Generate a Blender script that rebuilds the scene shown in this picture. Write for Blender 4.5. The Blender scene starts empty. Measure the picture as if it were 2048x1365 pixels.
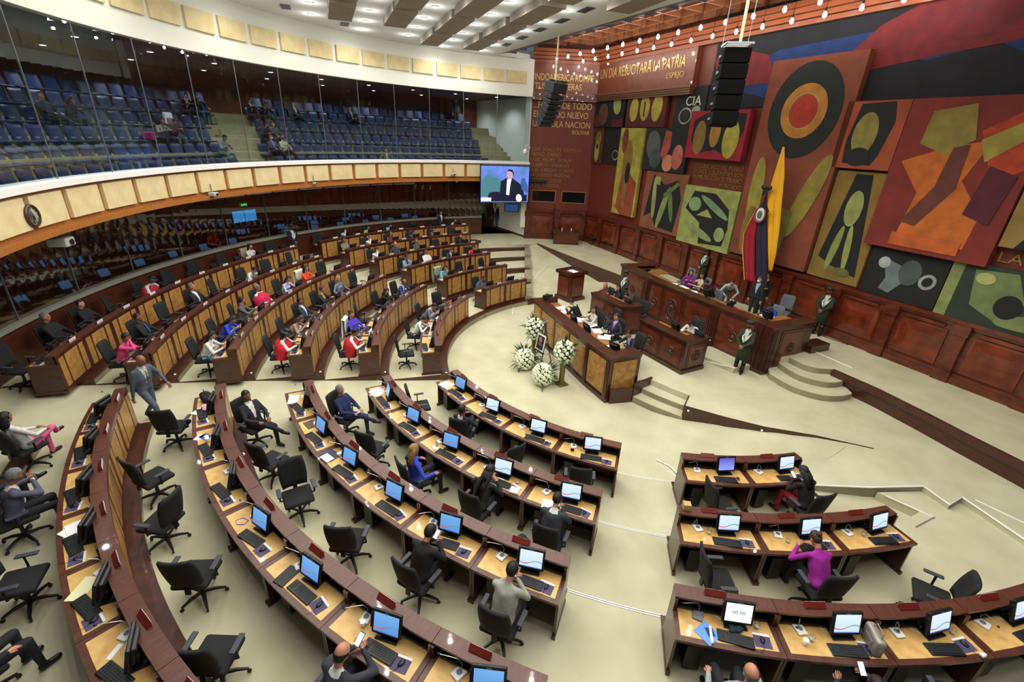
import bpy, bmesh, math, random
import numpy as np
from mathutils import Vector, Matrix, Euler
random.seed(7)
SC = bpy.context.scene
COL = SC.collection
R_ = math.radians
PI = math.pi

# ------------------------------------------------------------------ camera, world, exposure
CAMP = Vector((-4.508, -15.137, 7.075))
pitch, roll = 0.4181, 0.0466
cd = bpy.data.cameras.new('camera'); cam = bpy.data.objects.new('camera', cd); COL.objects.link(cam)
cd.sensor_width = 36.0; cd.lens = 36.0 * 921.2 / 2048; cd.clip_start = 0.05; cd.clip_end = 200
cam.matrix_world = Matrix.Translation(CAMP) @ (Matrix.Rotation(PI/2 - pitch, 4, 'X') @ Matrix.Rotation(roll, 4, 'Z'))
SC.camera = cam
w = bpy.data.worlds.new('world'); SC.world = w; w.use_nodes = True
w.node_tree.nodes['Background'].inputs[0].default_value = (0.80, 0.87, 1.0, 1)
w.node_tree.nodes['Background'].inputs[1].default_value = 0.10
SC.view_settings.view_transform = 'Standard'; SC.view_settings.look = 'None'
SC.view_settings.gamma = 1; SC.view_settings.use_curve_mapping = False
SC.view_settings.exposure = 0.40
SC.cycles.use_light_tree = True
SC.cycles.max_bounces = 6; SC.cycles.diffuse_bounces = 3; SC.cycles.glossy_bounces = 3
SC.cycles.transmission_bounces = 4; SC.cycles.transparent_max_bounces = 8
SC.cycles.caustics_reflective = False; SC.cycles.caustics_refractive = False
SC.cycles.sample_clamp_indirect = 4
LAMP_W = 88.0      # watts of one ceiling downlight
BULB_W = 13.0

# ------------------------------------------------------------------ room measures (metres, hall centre = origin, well floor = -0.2)
RR = [7.0, 8.89, 10.74, 12.56, 14.41, 16.26]          # ring radii: outer face of each desk row
PZ = [0.0, .218, .416, .566, .717, .872]              # height of each ring platform
RF = [r - .22 for r in RR] + [18.0]
WELL, MID, DAIS = -.2, .35, .9
RB = 16.0                                             # radius of the balcony front
ZC = 11.1                                             # ceiling

# ------------------------------------------------------------------ materials
def lin(c):
    return tuple((x/12.92 if x <= .04045 else ((x+.055)/1.055)**2.4) for x in c)
MATS = {}
def mat(name, c, rough=.6, metal=0, noise=0, scale=6, stretch=(1, 1, 1), c2=None, emit=0, coat=0, bump=0, spec=.5, detail=4):
    if name in MATS: return MATS[name]
    m = bpy.data.materials.new(name); m.use_nodes = True; nt = m.node_tree; b = nt.nodes['Principled BSDF']
    b.inputs['Roughness'].default_value = rough; b.inputs['Metallic'].default_value = metal
    b.inputs['Specular IOR Level'].default_value = spec
    b.inputs['Coat Weight'].default_value = coat
    col = lin(c) + (1,)
    b.inputs['Base Color'].default_value = col
    if noise or c2:
        tc = nt.nodes.new('ShaderNodeTexCoord'); mp = nt.nodes.new('ShaderNodeMapping'); mp.inputs['Scale'].default_value = stretch
        n = nt.nodes.new('ShaderNodeTexNoise'); n.inputs['Scale'].default_value = scale; n.inputs['Detail'].default_value = detail
        nt.links.new(tc.outputs['Object'], mp.inputs[0]); nt.links.new(mp.outputs[0], n.inputs[0])
        r = nt.nodes.new('ShaderNodeValToRGB'); r.color_ramp.elements[0].position = .3; r.color_ramp.elements[1].position = .7
        d = lin(c2) if c2 else tuple(x*(1-noise) for x in lin(c))
        r.color_ramp.elements[0].color = d + (1,); r.color_ramp.elements[1].color = col
        nt.links.new(n.outputs[0], r.inputs[0]); nt.links.new(r.outputs[0], b.inputs['Base Color'])
        if bump:
            bp = nt.nodes.new('ShaderNodeBump'); bp.inputs['Strength'].default_value = bump; bp.inputs['Distance'].default_value = .01
            nt.links.new(n.outputs[0], bp.inputs['Height']); nt.links.new(bp.outputs[0], b.inputs['Normal'])
    if emit:
        b.inputs['Emission Color'].default_value = col; b.inputs['Emission Strength'].default_value = emit
    MATS[name] = m
    return m
def glassmat(name, tint, refl=.06):
    if name in MATS: return MATS[name]
    m = bpy.data.materials.new(name); m.use_nodes = True; nt = m.node_tree; nt.nodes.clear()
    o = nt.nodes.new('ShaderNodeOutputMaterial'); mx = nt.nodes.new('ShaderNodeMixShader')
    t = nt.nodes.new('ShaderNodeBsdfTransparent'); t.inputs[0].default_value = tint + (1,)
    g = nt.nodes.new('ShaderNodeBsdfGlossy'); g.inputs['Roughness'].default_value = .015; g.inputs[0].default_value = (.9, .95, 1, 1)
    f = nt.nodes.new('ShaderNodeLayerWeight'); f.inputs[0].default_value = .5
    pw = nt.nodes.new('ShaderNodeMath'); pw.operation = 'POWER'; pw.inputs[1].default_value = 4
    a = nt.nodes.new('ShaderNodeMath'); a.operation = 'MULTIPLY_ADD'; a.inputs[1].default_value = .5; a.inputs[2].default_value = refl
    nt.links.new(f.outputs['Facing'], pw.inputs[0]); nt.links.new(pw.outputs[0], a.inputs[0]); nt.links.new(a.outputs[0], mx.inputs[0])
    nt.links.new(t.outputs[0], mx.inputs[1]); nt.links.new(g.outputs[0], mx.inputs[2]); nt.links.new(mx.outputs[0], o.inputs[0])
    MATS[name] = m
    return m
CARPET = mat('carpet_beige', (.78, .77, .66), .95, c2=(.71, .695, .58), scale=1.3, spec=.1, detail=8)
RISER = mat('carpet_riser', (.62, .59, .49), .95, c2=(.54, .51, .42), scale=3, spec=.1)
DARKW = mat('dark_mahogany', (.30, .15, .10), .32, c2=(.20, .085, .06), scale=5, stretch=(1, 1, 6), coat=.3)
DESKW = mat('desk_border_wood', (.37, .215, .165), .35, c2=(.28, .14, .105), scale=6, stretch=(4, 1, 1), coat=.2)
LIGHTW = mat('honey_inlay_wood', (.88, .73, .46), .42, c2=(.78, .60, .33), scale=7, coat=.2, detail=7)
BURL = mat('burl_panel_wood', (.74, .56, .31), .4, c2=(.56, .38, .17), scale=6, coat=.2, detail=8)
REDW = mat('red_mahogany', (.42, .18, .10), .3, c2=(.27, .10, .055), scale=3, stretch=(1, 1, 2.5), coat=.4, detail=7)
WALLRED = mat('red_wood_wall', (.45, .19, .14), .5, c2=(.38, .15, .11), scale=4, stretch=(1, 1, 8), detail=6)
BROWNW = mat('brown_veneer', (.36, .19, .12), .35, c2=(.27, .13, .08), scale=2, stretch=(1, 1, 5), coat=.2)
OAK = mat('orange_oak', (.70, .46, .22), .4, c2=(.60, .36, .15), scale=5, stretch=(5, 5, 1), coat=.2)
PANELC = mat('cream_acoustic_panel', (.88, .82, .64), .8, c2=(.83, .75, .56), scale=3)
WHITEP = mat('white_plaster', (.90, .91, .87), .85)
CEILW = mat('white_ceiling', (.88, .90, .90), .9)
GREYW = mat('pale_grey_wall', (.80, .84, .82), .9)
BLACK = mat('black_plastic', (.045, .047, .055), .45)
BLKFAB = mat('black_chair_fabric', (.085, .095, .11), .85, c2=(.06, .07, .085), scale=60)
GREYFAB = mat('grey_chair_fabric', (.38, .41, .44), .85, c2=(.33, .36, .39), scale=50)
METAL = mat('steel', (.72, .73, .74), .3, metal=.8)
WHITEM = mat('white_matte', (.93, .93, .92), .6)
PAPER = mat('white_paper', (.96, .96, .96), .8)
GREYPL = mat('grey_plastic', (.45, .48, .52), .5)
PURPLE = mat('purple_mouse_pad', (.33, .29, .42), .7, c2=(.26, .24, .38), scale=14)
LAMPE = mat('lens_glow_and_fill', (1, .98, .94), .5, emit=22)
BULBE = mat('bulb_glow', (1, .97, .92), .5, emit=95)
NAVY = mat('blue_seat_plastic', (.10, .19, .36), .5, c2=(.08, .15, .30), scale=3)
CONC = mat('gallery_step_beige', (.66, .64, .50), .85, c2=(.60, .58, .44), scale=4)
DARKC = mat('dark_soffit', (.16, .15, .16), .8)
TAUPE = mat('taupe_baffle', (.62, .58, .53), .8, c2=(.55, .51, .47), scale=2, stretch=(1, 10, 1))
GOLD = mat('gold_letter', (.80, .69, .40), .4, metal=.3)
GOLDD = mat('dim_gold_letter', (.60, .47, .25), .45, metal=.3)
SKINS = [mat('skin_tan', (.74, .52, .40), .55), mat('skin_brown', (.56, .37, .27), .55), mat('skin_light', (.86, .66, .54), .55)]
HAIRB = mat('black_hair', (.07, .055, .05), .6, bump=.9, c2=(.04, .03, .03), scale=40)
HAIRG = mat('grey_hair', (.50, .50, .50), .7, bump=.9, c2=(.36, .36, .37), scale=40)
HAIRBR = mat('brown_hair', (.28, .18, .12), .6, bump=.9, c2=(.19, .12, .08), scale=40)
HAIRBL = mat('blonde_hair', (.66, .53, .34), .6, bump=.9, c2=(.5, .38, .23), scale=40)
DARKM = mat('dark_detail', (.05, .04, .04), .5)
GLASS = glassmat('gallery_glass', (.80, .84, .86), .035)
GLASSD = glassmat('dark_partition_glass', (.66, .64, .62), .10)
CUPG = glassmat('clear_plastic_cup', (.92, .94, .95), .08)

def screenmat(name, a, b, sw=True, e=1.3):
    if name in MATS: return MATS[name]
    m = bpy.data.materials.new(name); m.use_nodes = True; nt = m.node_tree; p = nt.nodes['Principled BSDF']
    p.inputs['Base Color'].default_value = (.02, .02, .02, 1); p.inputs['Roughness'].default_value = .25
    tc = nt.nodes.new('ShaderNodeTexCoord'); sp = nt.nodes.new('ShaderNodeSeparateXYZ'); nt.links.new(tc.outputs['Object'], sp.inputs[0])
    def M(op, x, y=None, z=None):
        n = nt.nodes.new('ShaderNodeMath'); n.operation = op
        for k, v in enumerate((x, y, z)):
            if v is None: continue
            if isinstance(v, (int, float)): n.inputs[k].default_value = v
            else: nt.links.new(v, n.inputs[k])
        return n.outputs[0]
    def mix(f, c1, c2):
        n = nt.nodes.new('ShaderNodeMix'); n.data_type = 'RGBA'; nt.links.new(f, n.inputs[0])
        for k, v in ((6, c1), (7, c2)):
            if isinstance(v, tuple): n.inputs[k].default_value = v + (1,)
            else: nt.links.new(v, n.inputs[k])
        return n.outputs[2]
    g = M('MULTIPLY_ADD', sp.outputs[2], 3.0, .5); g = M('MINIMUM', M('MAXIMUM', g, 0.0), 1.0)
    c = mix(g, lin(a), lin(b))
    if sw:
        s = M('MULTIPLY', M('SINE', M('MULTIPLY', sp.outputs[0], -16.0)), .03)
        d = M('ABSOLUTE', M('SUBTRACT', M('ADD', sp.outputs[2], .05), s))
        f1 = M('LESS_THAN', d, .008)
        side = M('GREATER_THAN', sp.outputs[0], .02)
        c = mix(f1, c, mix(side, lin((.45, .62, .66)), lin((.86, .36, .45))))
        f2 = M('LESS_THAN', sp.outputs[2], -.117)
        c = mix(f2, c, lin((.35, .42, .70)))
    nt.links.new(c, p.inputs['Emission Color']); p.inputs['Emission Strength'].default_value = e
    MATS[name] = m
    return m
SCRW = screenmat('screen_white_page', (.74, .86, 1.0), (.86, .92, 1.0), e=.85)
SCRB = screenmat('screen_blue_page', (.36, .62, .92), (.50, .74, .98), e=.68)
SCRP = screenmat('screen_purple', (.55, .62, .98), (.30, .22, .62), sw=False, e=1.0)

# ------------------------------------------------------------------ mesh builder
class MB:
    def __init__(s): s.v = []; s.f = []; s.m = []
    def add(s, vs, fs, mi=0):
        n = len(s.v); s.v += [tuple(v) for v in vs]; s.f += [tuple(i+n for i in f) for f in fs]; s.m += [mi]*len(fs)
        return s
    def xf(s, M, n0=0):
        for i in range(n0, len(s.v)): s.v[i] = tuple(M @ Vector(s.v[i]))
        return s
    def box(s, c, d, mi=0, rot=None, taper=1.0):
        x, y, z = d[0]/2, d[1]/2, d[2]/2; t = taper
        vs = [(-x, -y, -z), (x, -y, -z), (x, y, -z), (-x, y, -z), (-x*t, -y*t, z), (x*t, -y*t, z), (x*t, y*t, z), (-x*t, y*t, z)]
        if rot is not None:
            E_ = Euler(rot).to_matrix(); vs = [tuple(E_ @ Vector(v)) for v in vs]
        vs = [(a+c[0], b+c[1], e+c[2]) for a, b, e in vs]
        return s.add(vs, [(0, 3, 2, 1), (4, 5, 6, 7), (0, 1, 5, 4), (1, 2, 6, 5), (2, 3, 7, 6), (3, 0, 4, 7)], mi)
    def rbox(s, c, d, r=.02, mi=0, rot=None, n=3):
        bm = bmesh.new(); bmesh.ops.create_cube(bm, size=1)
        for v in bm.verts: v.co = Vector((v.co.x*d[0], v.co.y*d[1], v.co.z*d[2]))
        bmesh.ops.bevel(bm, geom=bm.edges[:], offset=min(r, min(d)*.49), segments=n, affect='EDGES', profile=.5)
        T = Matrix.Translation(c) @ (Euler(rot).to_matrix().to_4x4() if rot is not None else Matrix())
        bm.transform(T); s.bm(bm, mi); return s
    def bm(s, bm, mi=0):
        bm.verts.index_update()
        s.add([v.co[:] for v in bm.verts], [tuple(v.index for v in f.verts) for f in bm.faces], mi); bm.free(); return s
    def prism(s, pts, z0, z1, mi=0):
        n = len(pts); a = sum(pts[i][0]*pts[(i+1) % n][1]-pts[(i+1) % n][0]*pts[i][1] for i in range(n))
        if a < 0: pts = pts[::-1]
        f0 = (lambda p: z0) if not callable(z0) else z0
        f1 = (lambda p: z1) if not callable(z1) else z1
        vs = [(p[0], p[1], f0(p)) for p in pts] + [(p[0], p[1], f1(p)) for p in pts]
        fs = [tuple(range(n))[::-1], tuple(range(n, 2*n))] + [(i, (i+1) % n, n+(i+1) % n, n+i) for i in range(n)]
        return s.add(vs, fs, mi)
    def polar(s, r0, r1, a0, a1, z0, z1, n=6, mi=0, o=(0, 0), cap=True):
        """ring sector; angles in degrees; z may be functions of r"""
        g0 = z0 if callable(z0) else (lambda r: z0); g1 = z1 if callable(z1) else (lambda r: z1)
        k = len(s.v); n = max(1, n)
        for i in range(n+1):
            a = R_(a0 + (a1-a0)*i/n); c, q = math.cos(a), math.sin(a)
            for r, g in ((r0, g0), (r1, g0), (r1, g1), (r0, g1)): s.v.append((r*c-o[0], r*q-o[1], g(r)))
        sg = 1 if a1 > a0 else -1
        def F(*q): s.f.append(tuple(q) if sg > 0 else tuple(q)[::-1]); s.m.append(mi)
        for i in range(n):
            b = k+4*i; d = b+4
            F(b, d, d+1, b+1); F(b+1, d+1, d+2, b+2); F(b+2, d+2, d+3, b+3); F(b+3, d+3, d, b)
        F(k, k+1, k+2, k+3); b = k+4*n; F(b+3, b+2, b+1, b)
        return s
    def ring(s, r0, r1, a0, b0, a1, b1, z0, z1, n=30):
        """ring sector whose inner arc runs a0..b0 and outer arc a1..b1"""
        k = len(s.v)
        for i in range(n+1):
            p, q = pol(r0, a0+(b0-a0)*i/n), pol(r1, a1+(b1-a1)*i/n)
            s.v += [(p.x, p.y, z0), (q.x, q.y, z0), (q.x, q.y, z1), (p.x, p.y, z1)]
        for i in range(n):
            b = k+4*i; d = b+4; s.f += [(b, d, d+1, b+1), (b+1, d+1, d+2, b+2), (b+2, d+2, d+3, b+3), (b+3, d+3, d, b)]; s.m += [0]*4
        s.f += [(k, k+1, k+2, k+3), tuple(k+4*n+j for j in (3, 2, 1, 0))]; s.m += [0, 0]
        return s
    def tube(s, pts, r, n=8, mi=0, closed=False, cap=True):
        pts = [Vector(p) for p in pts]; rs = r if isinstance(r, (list, tuple)) else [r]*len(pts)
        k = len(s.v); N = len(pts); up = Vector((0, 0, 1))
        for i, p in enumerate(pts):
            if closed: t = pts[(i+1) % N]-pts[i-1]
            else: t = pts[min(i+1, N-1)]-pts[max(i-1, 0)]
            t.normalize(); x = t.cross(up)
            if x.length < .05: x = t.cross(Vector((0, 1, 0)))
            x.normalize(); y = x.cross(t)
            for j in range(n):
                a = 2*PI*j/n; s.v.append(tuple(p + (x*math.cos(a)+y*math.sin(a))*rs[i]))
        for i in range(N if closed else N-1):
            for j in range(n):
                a = k+i*n+j; b = k+i*n+(j+1) % n; c = k+((i+1) % N)*n+(j+1) % n; d = k+((i+1) % N)*n+j
                s.f.append((a, b, c, d)); s.m.append(mi)
        if cap and not closed:
            s.f.append(tuple(k+j for j in range(n))[::-1]); s.f.append(tuple(k+(N-1)*n+j for j in range(n))); s.m += [mi, mi]
        return s
    def lathe(s, prof, c=(0, 0, 0), n=16, mi=0):
        k = len(s.v)
        for r, z in prof:
            for j in range(n):
                a = 2*PI*j/n; s.v.append((c[0]+r*math.cos(a), c[1]+r*math.sin(a), c[2]+z))
        for i in range(len(prof)-1):
            for j in range(n):
                s.f.append((k+i*n+j, k+i*n+(j+1) % n, k+(i+1)*n+(j+1) % n, k+(i+1)*n+j)); s.m.append(mi)
        s.f.append(tuple(k+j for j in range(n))[::-1]); s.f.append(tuple(k+(len(prof)-1)*n+j for j in range(n))); s.m += [mi, mi]
        return s
    def ell(s, c, r, mi=0, nu=12, nv=8, rot=None):
        k = len(s.v); E_ = Euler(rot).to_matrix() if rot is not None else None
        def P(x, y, z):
            v = Vector((x*r[0], y*r[1], z*r[2]))
            if E_ is not None: v = E_ @ v
            s.v.append((c[0]+v.x, c[1]+v.y, c[2]+v.z))
        P(0, 0, -1)
        for i in range(1, nv):
            t = PI*i/nv
            for j in range(nu):
                a = 2*PI*j/nu; P(math.sin(t)*math.cos(a), math.sin(t)*math.sin(a), -math.cos(t))
        P(0, 0, 1); e = len(s.v)-1
        for j in range(nu):
            s.f.append((k, k+1+(j+1) % nu, k+1+j)); s.f.append((e, e-nu+j, e-nu+(j+1) % nu)); s.m += [mi, mi]
        for i in range(nv-2):
            for j in range(nu):
                a = k+1+i*nu+j; b = k+1+i*nu+(j+1) % nu
                s.f.append((a, b, b+nu, a+nu)); s.m.append(mi)
        return s
    def mesh(s, name, smooth=False):
        me = bpy.data.meshes.new(name); me.from_pydata(s.v, [], s.f)
        if any(s.m): me.polygons.foreach_set('material_index', s.m)
        if smooth: me.polygons.foreach_set('use_smooth', [True]*len(s.f))
        me.update(); return me
    def obj(s, name, m, parent=None, smooth=False, loc=None, rz=None, **kw):
        me = s.mesh(name, smooth)
        for x in (m if isinstance(m, (list, tuple)) else [m]): me.materials.append(x)
        o = bpy.data.objects.new(name, me); COL.objects.link(o)
        if parent: o.parent = parent
        if loc is not None: o.location = loc
        if rz is not None: o.rotation_euler = (0, 0, rz)
        for k, v in kw.items(): o[k] = v
        return o
def T(o, label, cat, group=None):
    o['label'] = label; o['category'] = cat
    if group: o['group'] = group
    return o
def empty(name, loc, rz=0, label=None, cat=None, group=None, tilt=None):
    o = bpy.data.objects.new(name, None); COL.objects.link(o); o.location = loc; o.rotation_euler = tilt if tilt else (0, 0, rz)
    o.empty_display_size = .1
    if label: T(o, label, cat, group)
    return o
def dup(src, parent=None):
    c = src.copy(); COL.objects.link(c)
    if parent: c.parent = parent
    for ch in KIDS.get(src.name, ()): dup(ch, c)
    return c
KIDS = {}
def seal(root):
    """remember the children of a finished prototype so that copies are quick"""
    def rec(o):
        ch = [x for x in bpy.data.objects if x.parent == o]
        KIDS[o.name] = ch
        for x in ch: rec(x)
    rec(root); return root
USED = set()
def place(proto, loc, rz, label, cat, group=None, tilt=None):
    if proto.name not in USED: USED.add(proto.name); o = proto
    else: o = dup(proto)
    o.location = loc; o.rotation_euler = tilt if tilt else (0, 0, rz); T(o, label, cat, group)
    return o
def struct(o): o['kind'] = 'structure'; return o
def pol(r, a, z=0): return Vector((r*math.cos(R_(a)), r*math.sin(R_(a)), z))
NUM = ['one', 'two', 'three', 'four', 'five', 'six', 'seven', 'eight', 'nine', 'ten', 'eleven', 'twelve', 'thirteen', 'fourteen', 'fifteen', 'sixteen',
       'seventeen', 'eighteen', 'nineteen', 'twenty'] + ['twenty-%s' % x for x in ('one', 'two', 'three', 'four', 'five', 'six', 'seven', 'eight', 'nine')] + ['thirty'] + ['thirty-%s' % x for x in ('one', 'two', 'three', 'four', 'five', 'six', 'seven', 'eight', 'nine')]
ORD = ['first', 'second', 'third', 'fourth', 'fifth', 'sixth', 'seventh', 'eighth', 'ninth', 'tenth', 'eleventh', 'twelfth']


# ================================================================== SHELL: floors, walls, ceiling
def arcpts(pts, n=6):
    out = []
    P = [pts[0]]+list(pts)+[pts[-1]]
    for i in range(1, len(P)-2):
        for k in range(n):
            t = k/n; a, b, c, d = [Vector(q) for q in P[i-1:i+3]]
            out.append(tuple(.5*((2*b)+(c-a)*t+(2*a-5*b+4*c-d)*t*t+(3*b-a-3*c+d)*t**3)))
    out.append(tuple(pts[-1])); return out
def sm(t): t = min(1, max(0, t)); return t*t*(3-2*t)
def ground(x, y):
    th = math.degrees(math.atan2(y, x)); r = math.hypot(x, y)
    if y < 0:
        return (WELL + .55*sm((th+97)/47) if th > -97 else WELL) - (.03 if math.hypot(x-3, y+2) < 2.6 or (th > -60 and r < 6.4) else 0)
    if x < -3.6 and r < 8: return WELL
    return WELL + 1.1*min(1, max(0, (y-6)/9.0))
def heightfield(name, rs, a0, a1, n):
    v = []; f = []
    for r in rs:
        for i in range(n+1):
            a = R_(a0+(a1-a0)*i/n); x, y = r*math.cos(a), r*math.sin(a); v.append((x, y, ground(x, y)))
    for k in range(len(rs)-1):
        for i in range(n):
            b = k*(n+1)+i; f.append((b, b+n+1, b+n+2, b+1))
    m = MB().add(v, f); return struct(m.obj(name, CARPET, smooth=True))
heightfield('floor', [0.01, 2, 4, 5.5, 6.79], -180, 180, 144)
heightfield('floor', [6.79, 7.4, 8, 8.7, 9.3, 11, 13, 15], -49, 0, 60)
def aend(r): return math.degrees(math.acos(max(-1, -3.7/r)))       # where the platforms of the back block end
# ramp up to the back (right of the back block)
m = MB(); v = []; f = []; ys = [5.6+i*.5 for i in range(21)]
for y in ys:
    for x in (-3.72, -2.5, -1, 1, 3.5): v.append((x, y, ground(x, y)+.004))
for k in range(len(ys)-1):
    for i in range(4): b = k*5+i; f.append((b, b+1, b+6, b+5))
struct(m.add(v, f).obj('floor', CARPET))
# ring platforms
AR0, AR1 = 197.6, 209.6                                            # the ramped aisle between left block and lower middle block
for i in range(6):
    z = PZ[i]; r0, r1 = RF[i], RF[i+1]; zp = PZ[i-1] if i else WELL
    segs = [(aend(r1), AR0)]
    a2 = {0: 303.0, 1: 306, 2: 298, 3: 298, 4: 298, 5: 298}[i]
    segs.append((AR1 - (0, .5, .8, 2.2, 3.0, 3.2)[i], a2))
    for k, (a, b) in enumerate(segs):
        m = MB().ring(r0, r1, aend(r0) if k == 0 else a, b, aend(r1) if k == 0 else a, b, z-.35, z, n=40)
        if k == 0: a = aend(r0)
        struct(m.obj('floor', CARPET))
        # wooden strip in front of the desks and the carpeted riser below it
        if k == 0 or i > 2: struct(MB().polar(r0-.012, r0+.27, a, b, z-.02, z+.012, n=40).obj('trim_%d' % (i+1), DARKW))
        else:
            e0, e1, e2 = ((253.2, 263.9, 285.5), (252.2, 260.8, 286), (251.0, 258.9, 300))[i]
            struct(MB().polar(r0-.02, r0+.03, e0, e1, z-.02, z+.010, n=12).obj('trim_%d' % (i+11), WHITEM))
            struct(MB().polar(r0+.000, r0+.010, e0, e1, z+.0102, z+.0115, n=12).obj('trim_%d' % (i+21), BLACK))
            struct(MB().polar(r0-.012, r0+.27, a, e0, z-.02, z+.009, n=40).obj('trim_%d' % (i+1), DARKW))
            struct(MB().polar(r0-.012, r0+.27, e1, e2, z-.02, z+.009, n=30).obj('trim_%d' % (i+1), DARKW))
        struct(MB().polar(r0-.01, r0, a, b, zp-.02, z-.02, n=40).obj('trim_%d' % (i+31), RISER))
    # ramped aisle and its dark wooden wedge
    f0 = lambda r, zp=zp, z=z, r0=r0, r1=r1: zp+(z-zp)*(r-r0)/(r1-r0)
    struct(MB().polar(r0, r1, AR0-.1, segs[1][0]+.1, lambda r: -.5, f0, n=8).obj('floor', CARPET))
    struct(MB().polar(r0-.02, r1, AR0-.02, AR0+.35*7/r0, lambda r: -.4, lambda r, z=z: z+.004, n=1).obj('trim_%d' % (i+41), DARKW))
    # dark wooden riser right of the back block
    ad = (124.2, 123.5, 123.0, 121.8, 120.2, 117.5)[i]; ab = aend(r0)
    struct(MB().polar(r0-.045, r0-.01, ab, ad, zp-.1, z+.02, n=6).obj('trim_%d' % (i+51), DARKW))
    struct(MB().polar(r0-.05, r0-.01, ad-2.6*7/r0, ad+.5, zp-.1, z+.09, n=3).obj('trim_%d' % (i+51), DARKW))
# beige carpeted kerb stepping down along the right edge of the back block
for i in range(5):
    rm = (RF[i]+RF[i+1])/2; p = pol(rm, aend(rm)); q0_, q1_ = pol(RF[i], aend(RF[i])), pol(RF[i+1], aend(RF[i+1])); an_ = math.atan2(q1_.y-q0_.y, q1_.x-q0_.x)-PI/2
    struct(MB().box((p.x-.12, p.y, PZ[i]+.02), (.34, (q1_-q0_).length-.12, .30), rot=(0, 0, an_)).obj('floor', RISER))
# rear aisle behind the back wall of the chamber
struct(MB().polar(17.9, 21.5, 100, 225, .6, .9, n=60).obj('floor', CARPET))
struct(MB().prism([(-8.6, 15.2), (-4.6, 13.6), (-3.2, 14.3), (-3.98, 16.0), (-6.4, 19.4), (-8.5, 22), (-11, 20)], .5, .9).obj('floor', CARPET))
# thin white nosing arc at the foot of the rear ramp
pth = [(-4.54, 4.07), (-4.52, 5.0), (-4.35, 6.1), (-4.07, 6.94), (-3.70, 7.9), (-3.45, 8.7), (-3.05, 9.8), (-2.63, 10.78)]
struct(MB().tube([(x, y, (ground(x, y) if x > -3.72 else WELL)+.025) for x, y in arcpts(pth)], .020, n=6).obj('trim_61', WHITEM))
# sunken right-hand corner: platform, step blocks and nosings
def g2(p): return ground(p[0], p[1])
up = [(2.50, -6.80), (3.60, -6.93), (4.80, -6.90), (4.92, -7.45), (5.38, -7.22), (5.62, -8.30), (6.1, -10.5)]
for pg in ([(2.50, -6.8), (3.05, -6.87), (3.0, -6.0), (2.2, -6.38)], [(3.05, -6.87), (3.60, -6.93), (4.2, -6.92), (4.1, -5.3), (3.0, -6.0)], [(4.2, -6.92), (4.80, -6.9), (5.38, -7.22), (6.4, -6.9), (5.4, -5.2), (4.1, -5.3)],
           [(4.80, -6.9), (4.92, -7.45), (5.38, -7.22)], [(5.38, -7.22), (5.62, -8.30), (7.2, -8.3), (6.4, -6.9)], [(5.62, -8.3), (6.1, -10.5), (8.5, -10.5), (7.2, -8.3)]):
    struct(MB().prism(pg, -.3, lambda p: ground(p[0], p[1])+.003).obj('floor', CARPET))
    struct(MB().prism(pg, -.3, lambda p: ground(p[0], p[1])-.02).obj('trim_60', RISER)).scale = (1.0008, 1.0008, 1)
struct(MB().prism([(3.75, -7.0), (4.82, -6.9), (4.93, -7.46), (4.42, -7.72)], -.2, .20).obj('floor', CARPET))
struct(MB().prism([(2.2, -8.6), (3.9, -8.0), (4.42, -7.72), (4.93, -7.46), (5.38, -7.22), (5.62, -8.3), (6.1, -10.6), (6.5, -13), (2, -13)], -.2, .212).obj('floor', CARPET))
struct(MB().tube([(p[0], p[1], ground(*p)+.012) for p in up], .02, n=6).obj('trim_62', WHITEM))
struct(MB().tube([(3.85, -7.12, .21), (4.42, -7.70, .21)], .016, n=6).obj('trim_63', WHITEM))
struct(MB().tube([(4.42, -7.72, .22), (3.80, -8.02, .22)], .016, n=6).obj('trim_64', METAL))
struct(MB().tube([(5.62, -7.27, .345), (6.08, -7.95, .35), (6.4, -9.2, .35)], .016, n=6).obj('trim_65', WHITEM))
struct(MB().tube([(-.75, -5.72, WELL+.02), (-.5, -5.95, WELL+.03), (-.3, -6.5, WELL+.06)], .018, n=6).obj('trim_66', WHITEM))

# middle platform (z .35) with its wedge-shaped dark wooden side
midp = [(-3.62, 2.1), (-2.95, .35), (-2.1, -1.75), (-1.62, -2.75), (-.62, -2.55), (-.15, -2.44), (.77, -3.35), (.46, -3.92), (1.40, -4.42), (2.26, -4.80), (3.45, -5.10), (4.60, -5.54), (7.2, -6.9), (9, -4), (4, 8), (.9, 8.2), (-1.5, 8.0), (-2.6, 7.3), (-3.15, 6.4), (-3.4, 5.3), (-3.7, 3.6)]
struct(MB().prism(midp[:6]+[(.45, -3.05), (1.2, 8.1)]+midp[16:], -.5, MID+.002).obj('floor', CARPET))
struct(MB().prism([(1.2, 8.1), (.45, -3.05), (.77, -3.35), (4.2, -2.9), (6.3, -3.0), (7, 0), (4, 8)], -.5, MID+.004).obj('floor', CARPET))
struct(MB().prism([(.77, -3.35), (.46, -3.92), (1.40, -4.42), (2.26, -4.80), (3.45, -5.10), (4.60, -5.54), (7.2, -6.9), (9, -4), (6.3, -3.0), (4.2, -2.9)], -.5, MID+.002).obj('floor', CARPET))
wp = [(.77, -3.36), (.44, -3.94), (1.40, -4.44), (2.26, -4.82), (3.45, -5.12), (4.62, -5.56)]
m = MB()
for a, b in zip(wp, wp[1:]):
    d = Vector((b[0]-a[0], b[1]-a[1])).normalized(); nx, ny = d.y*.03, -d.x*.03
    m.prism([a, b, (b[0]+nx, b[1]+ny), (a[0]+nx, a[1]+ny)], -.5, MID+.012)
struct(m.obj('trim_67', DARKW))
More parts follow.
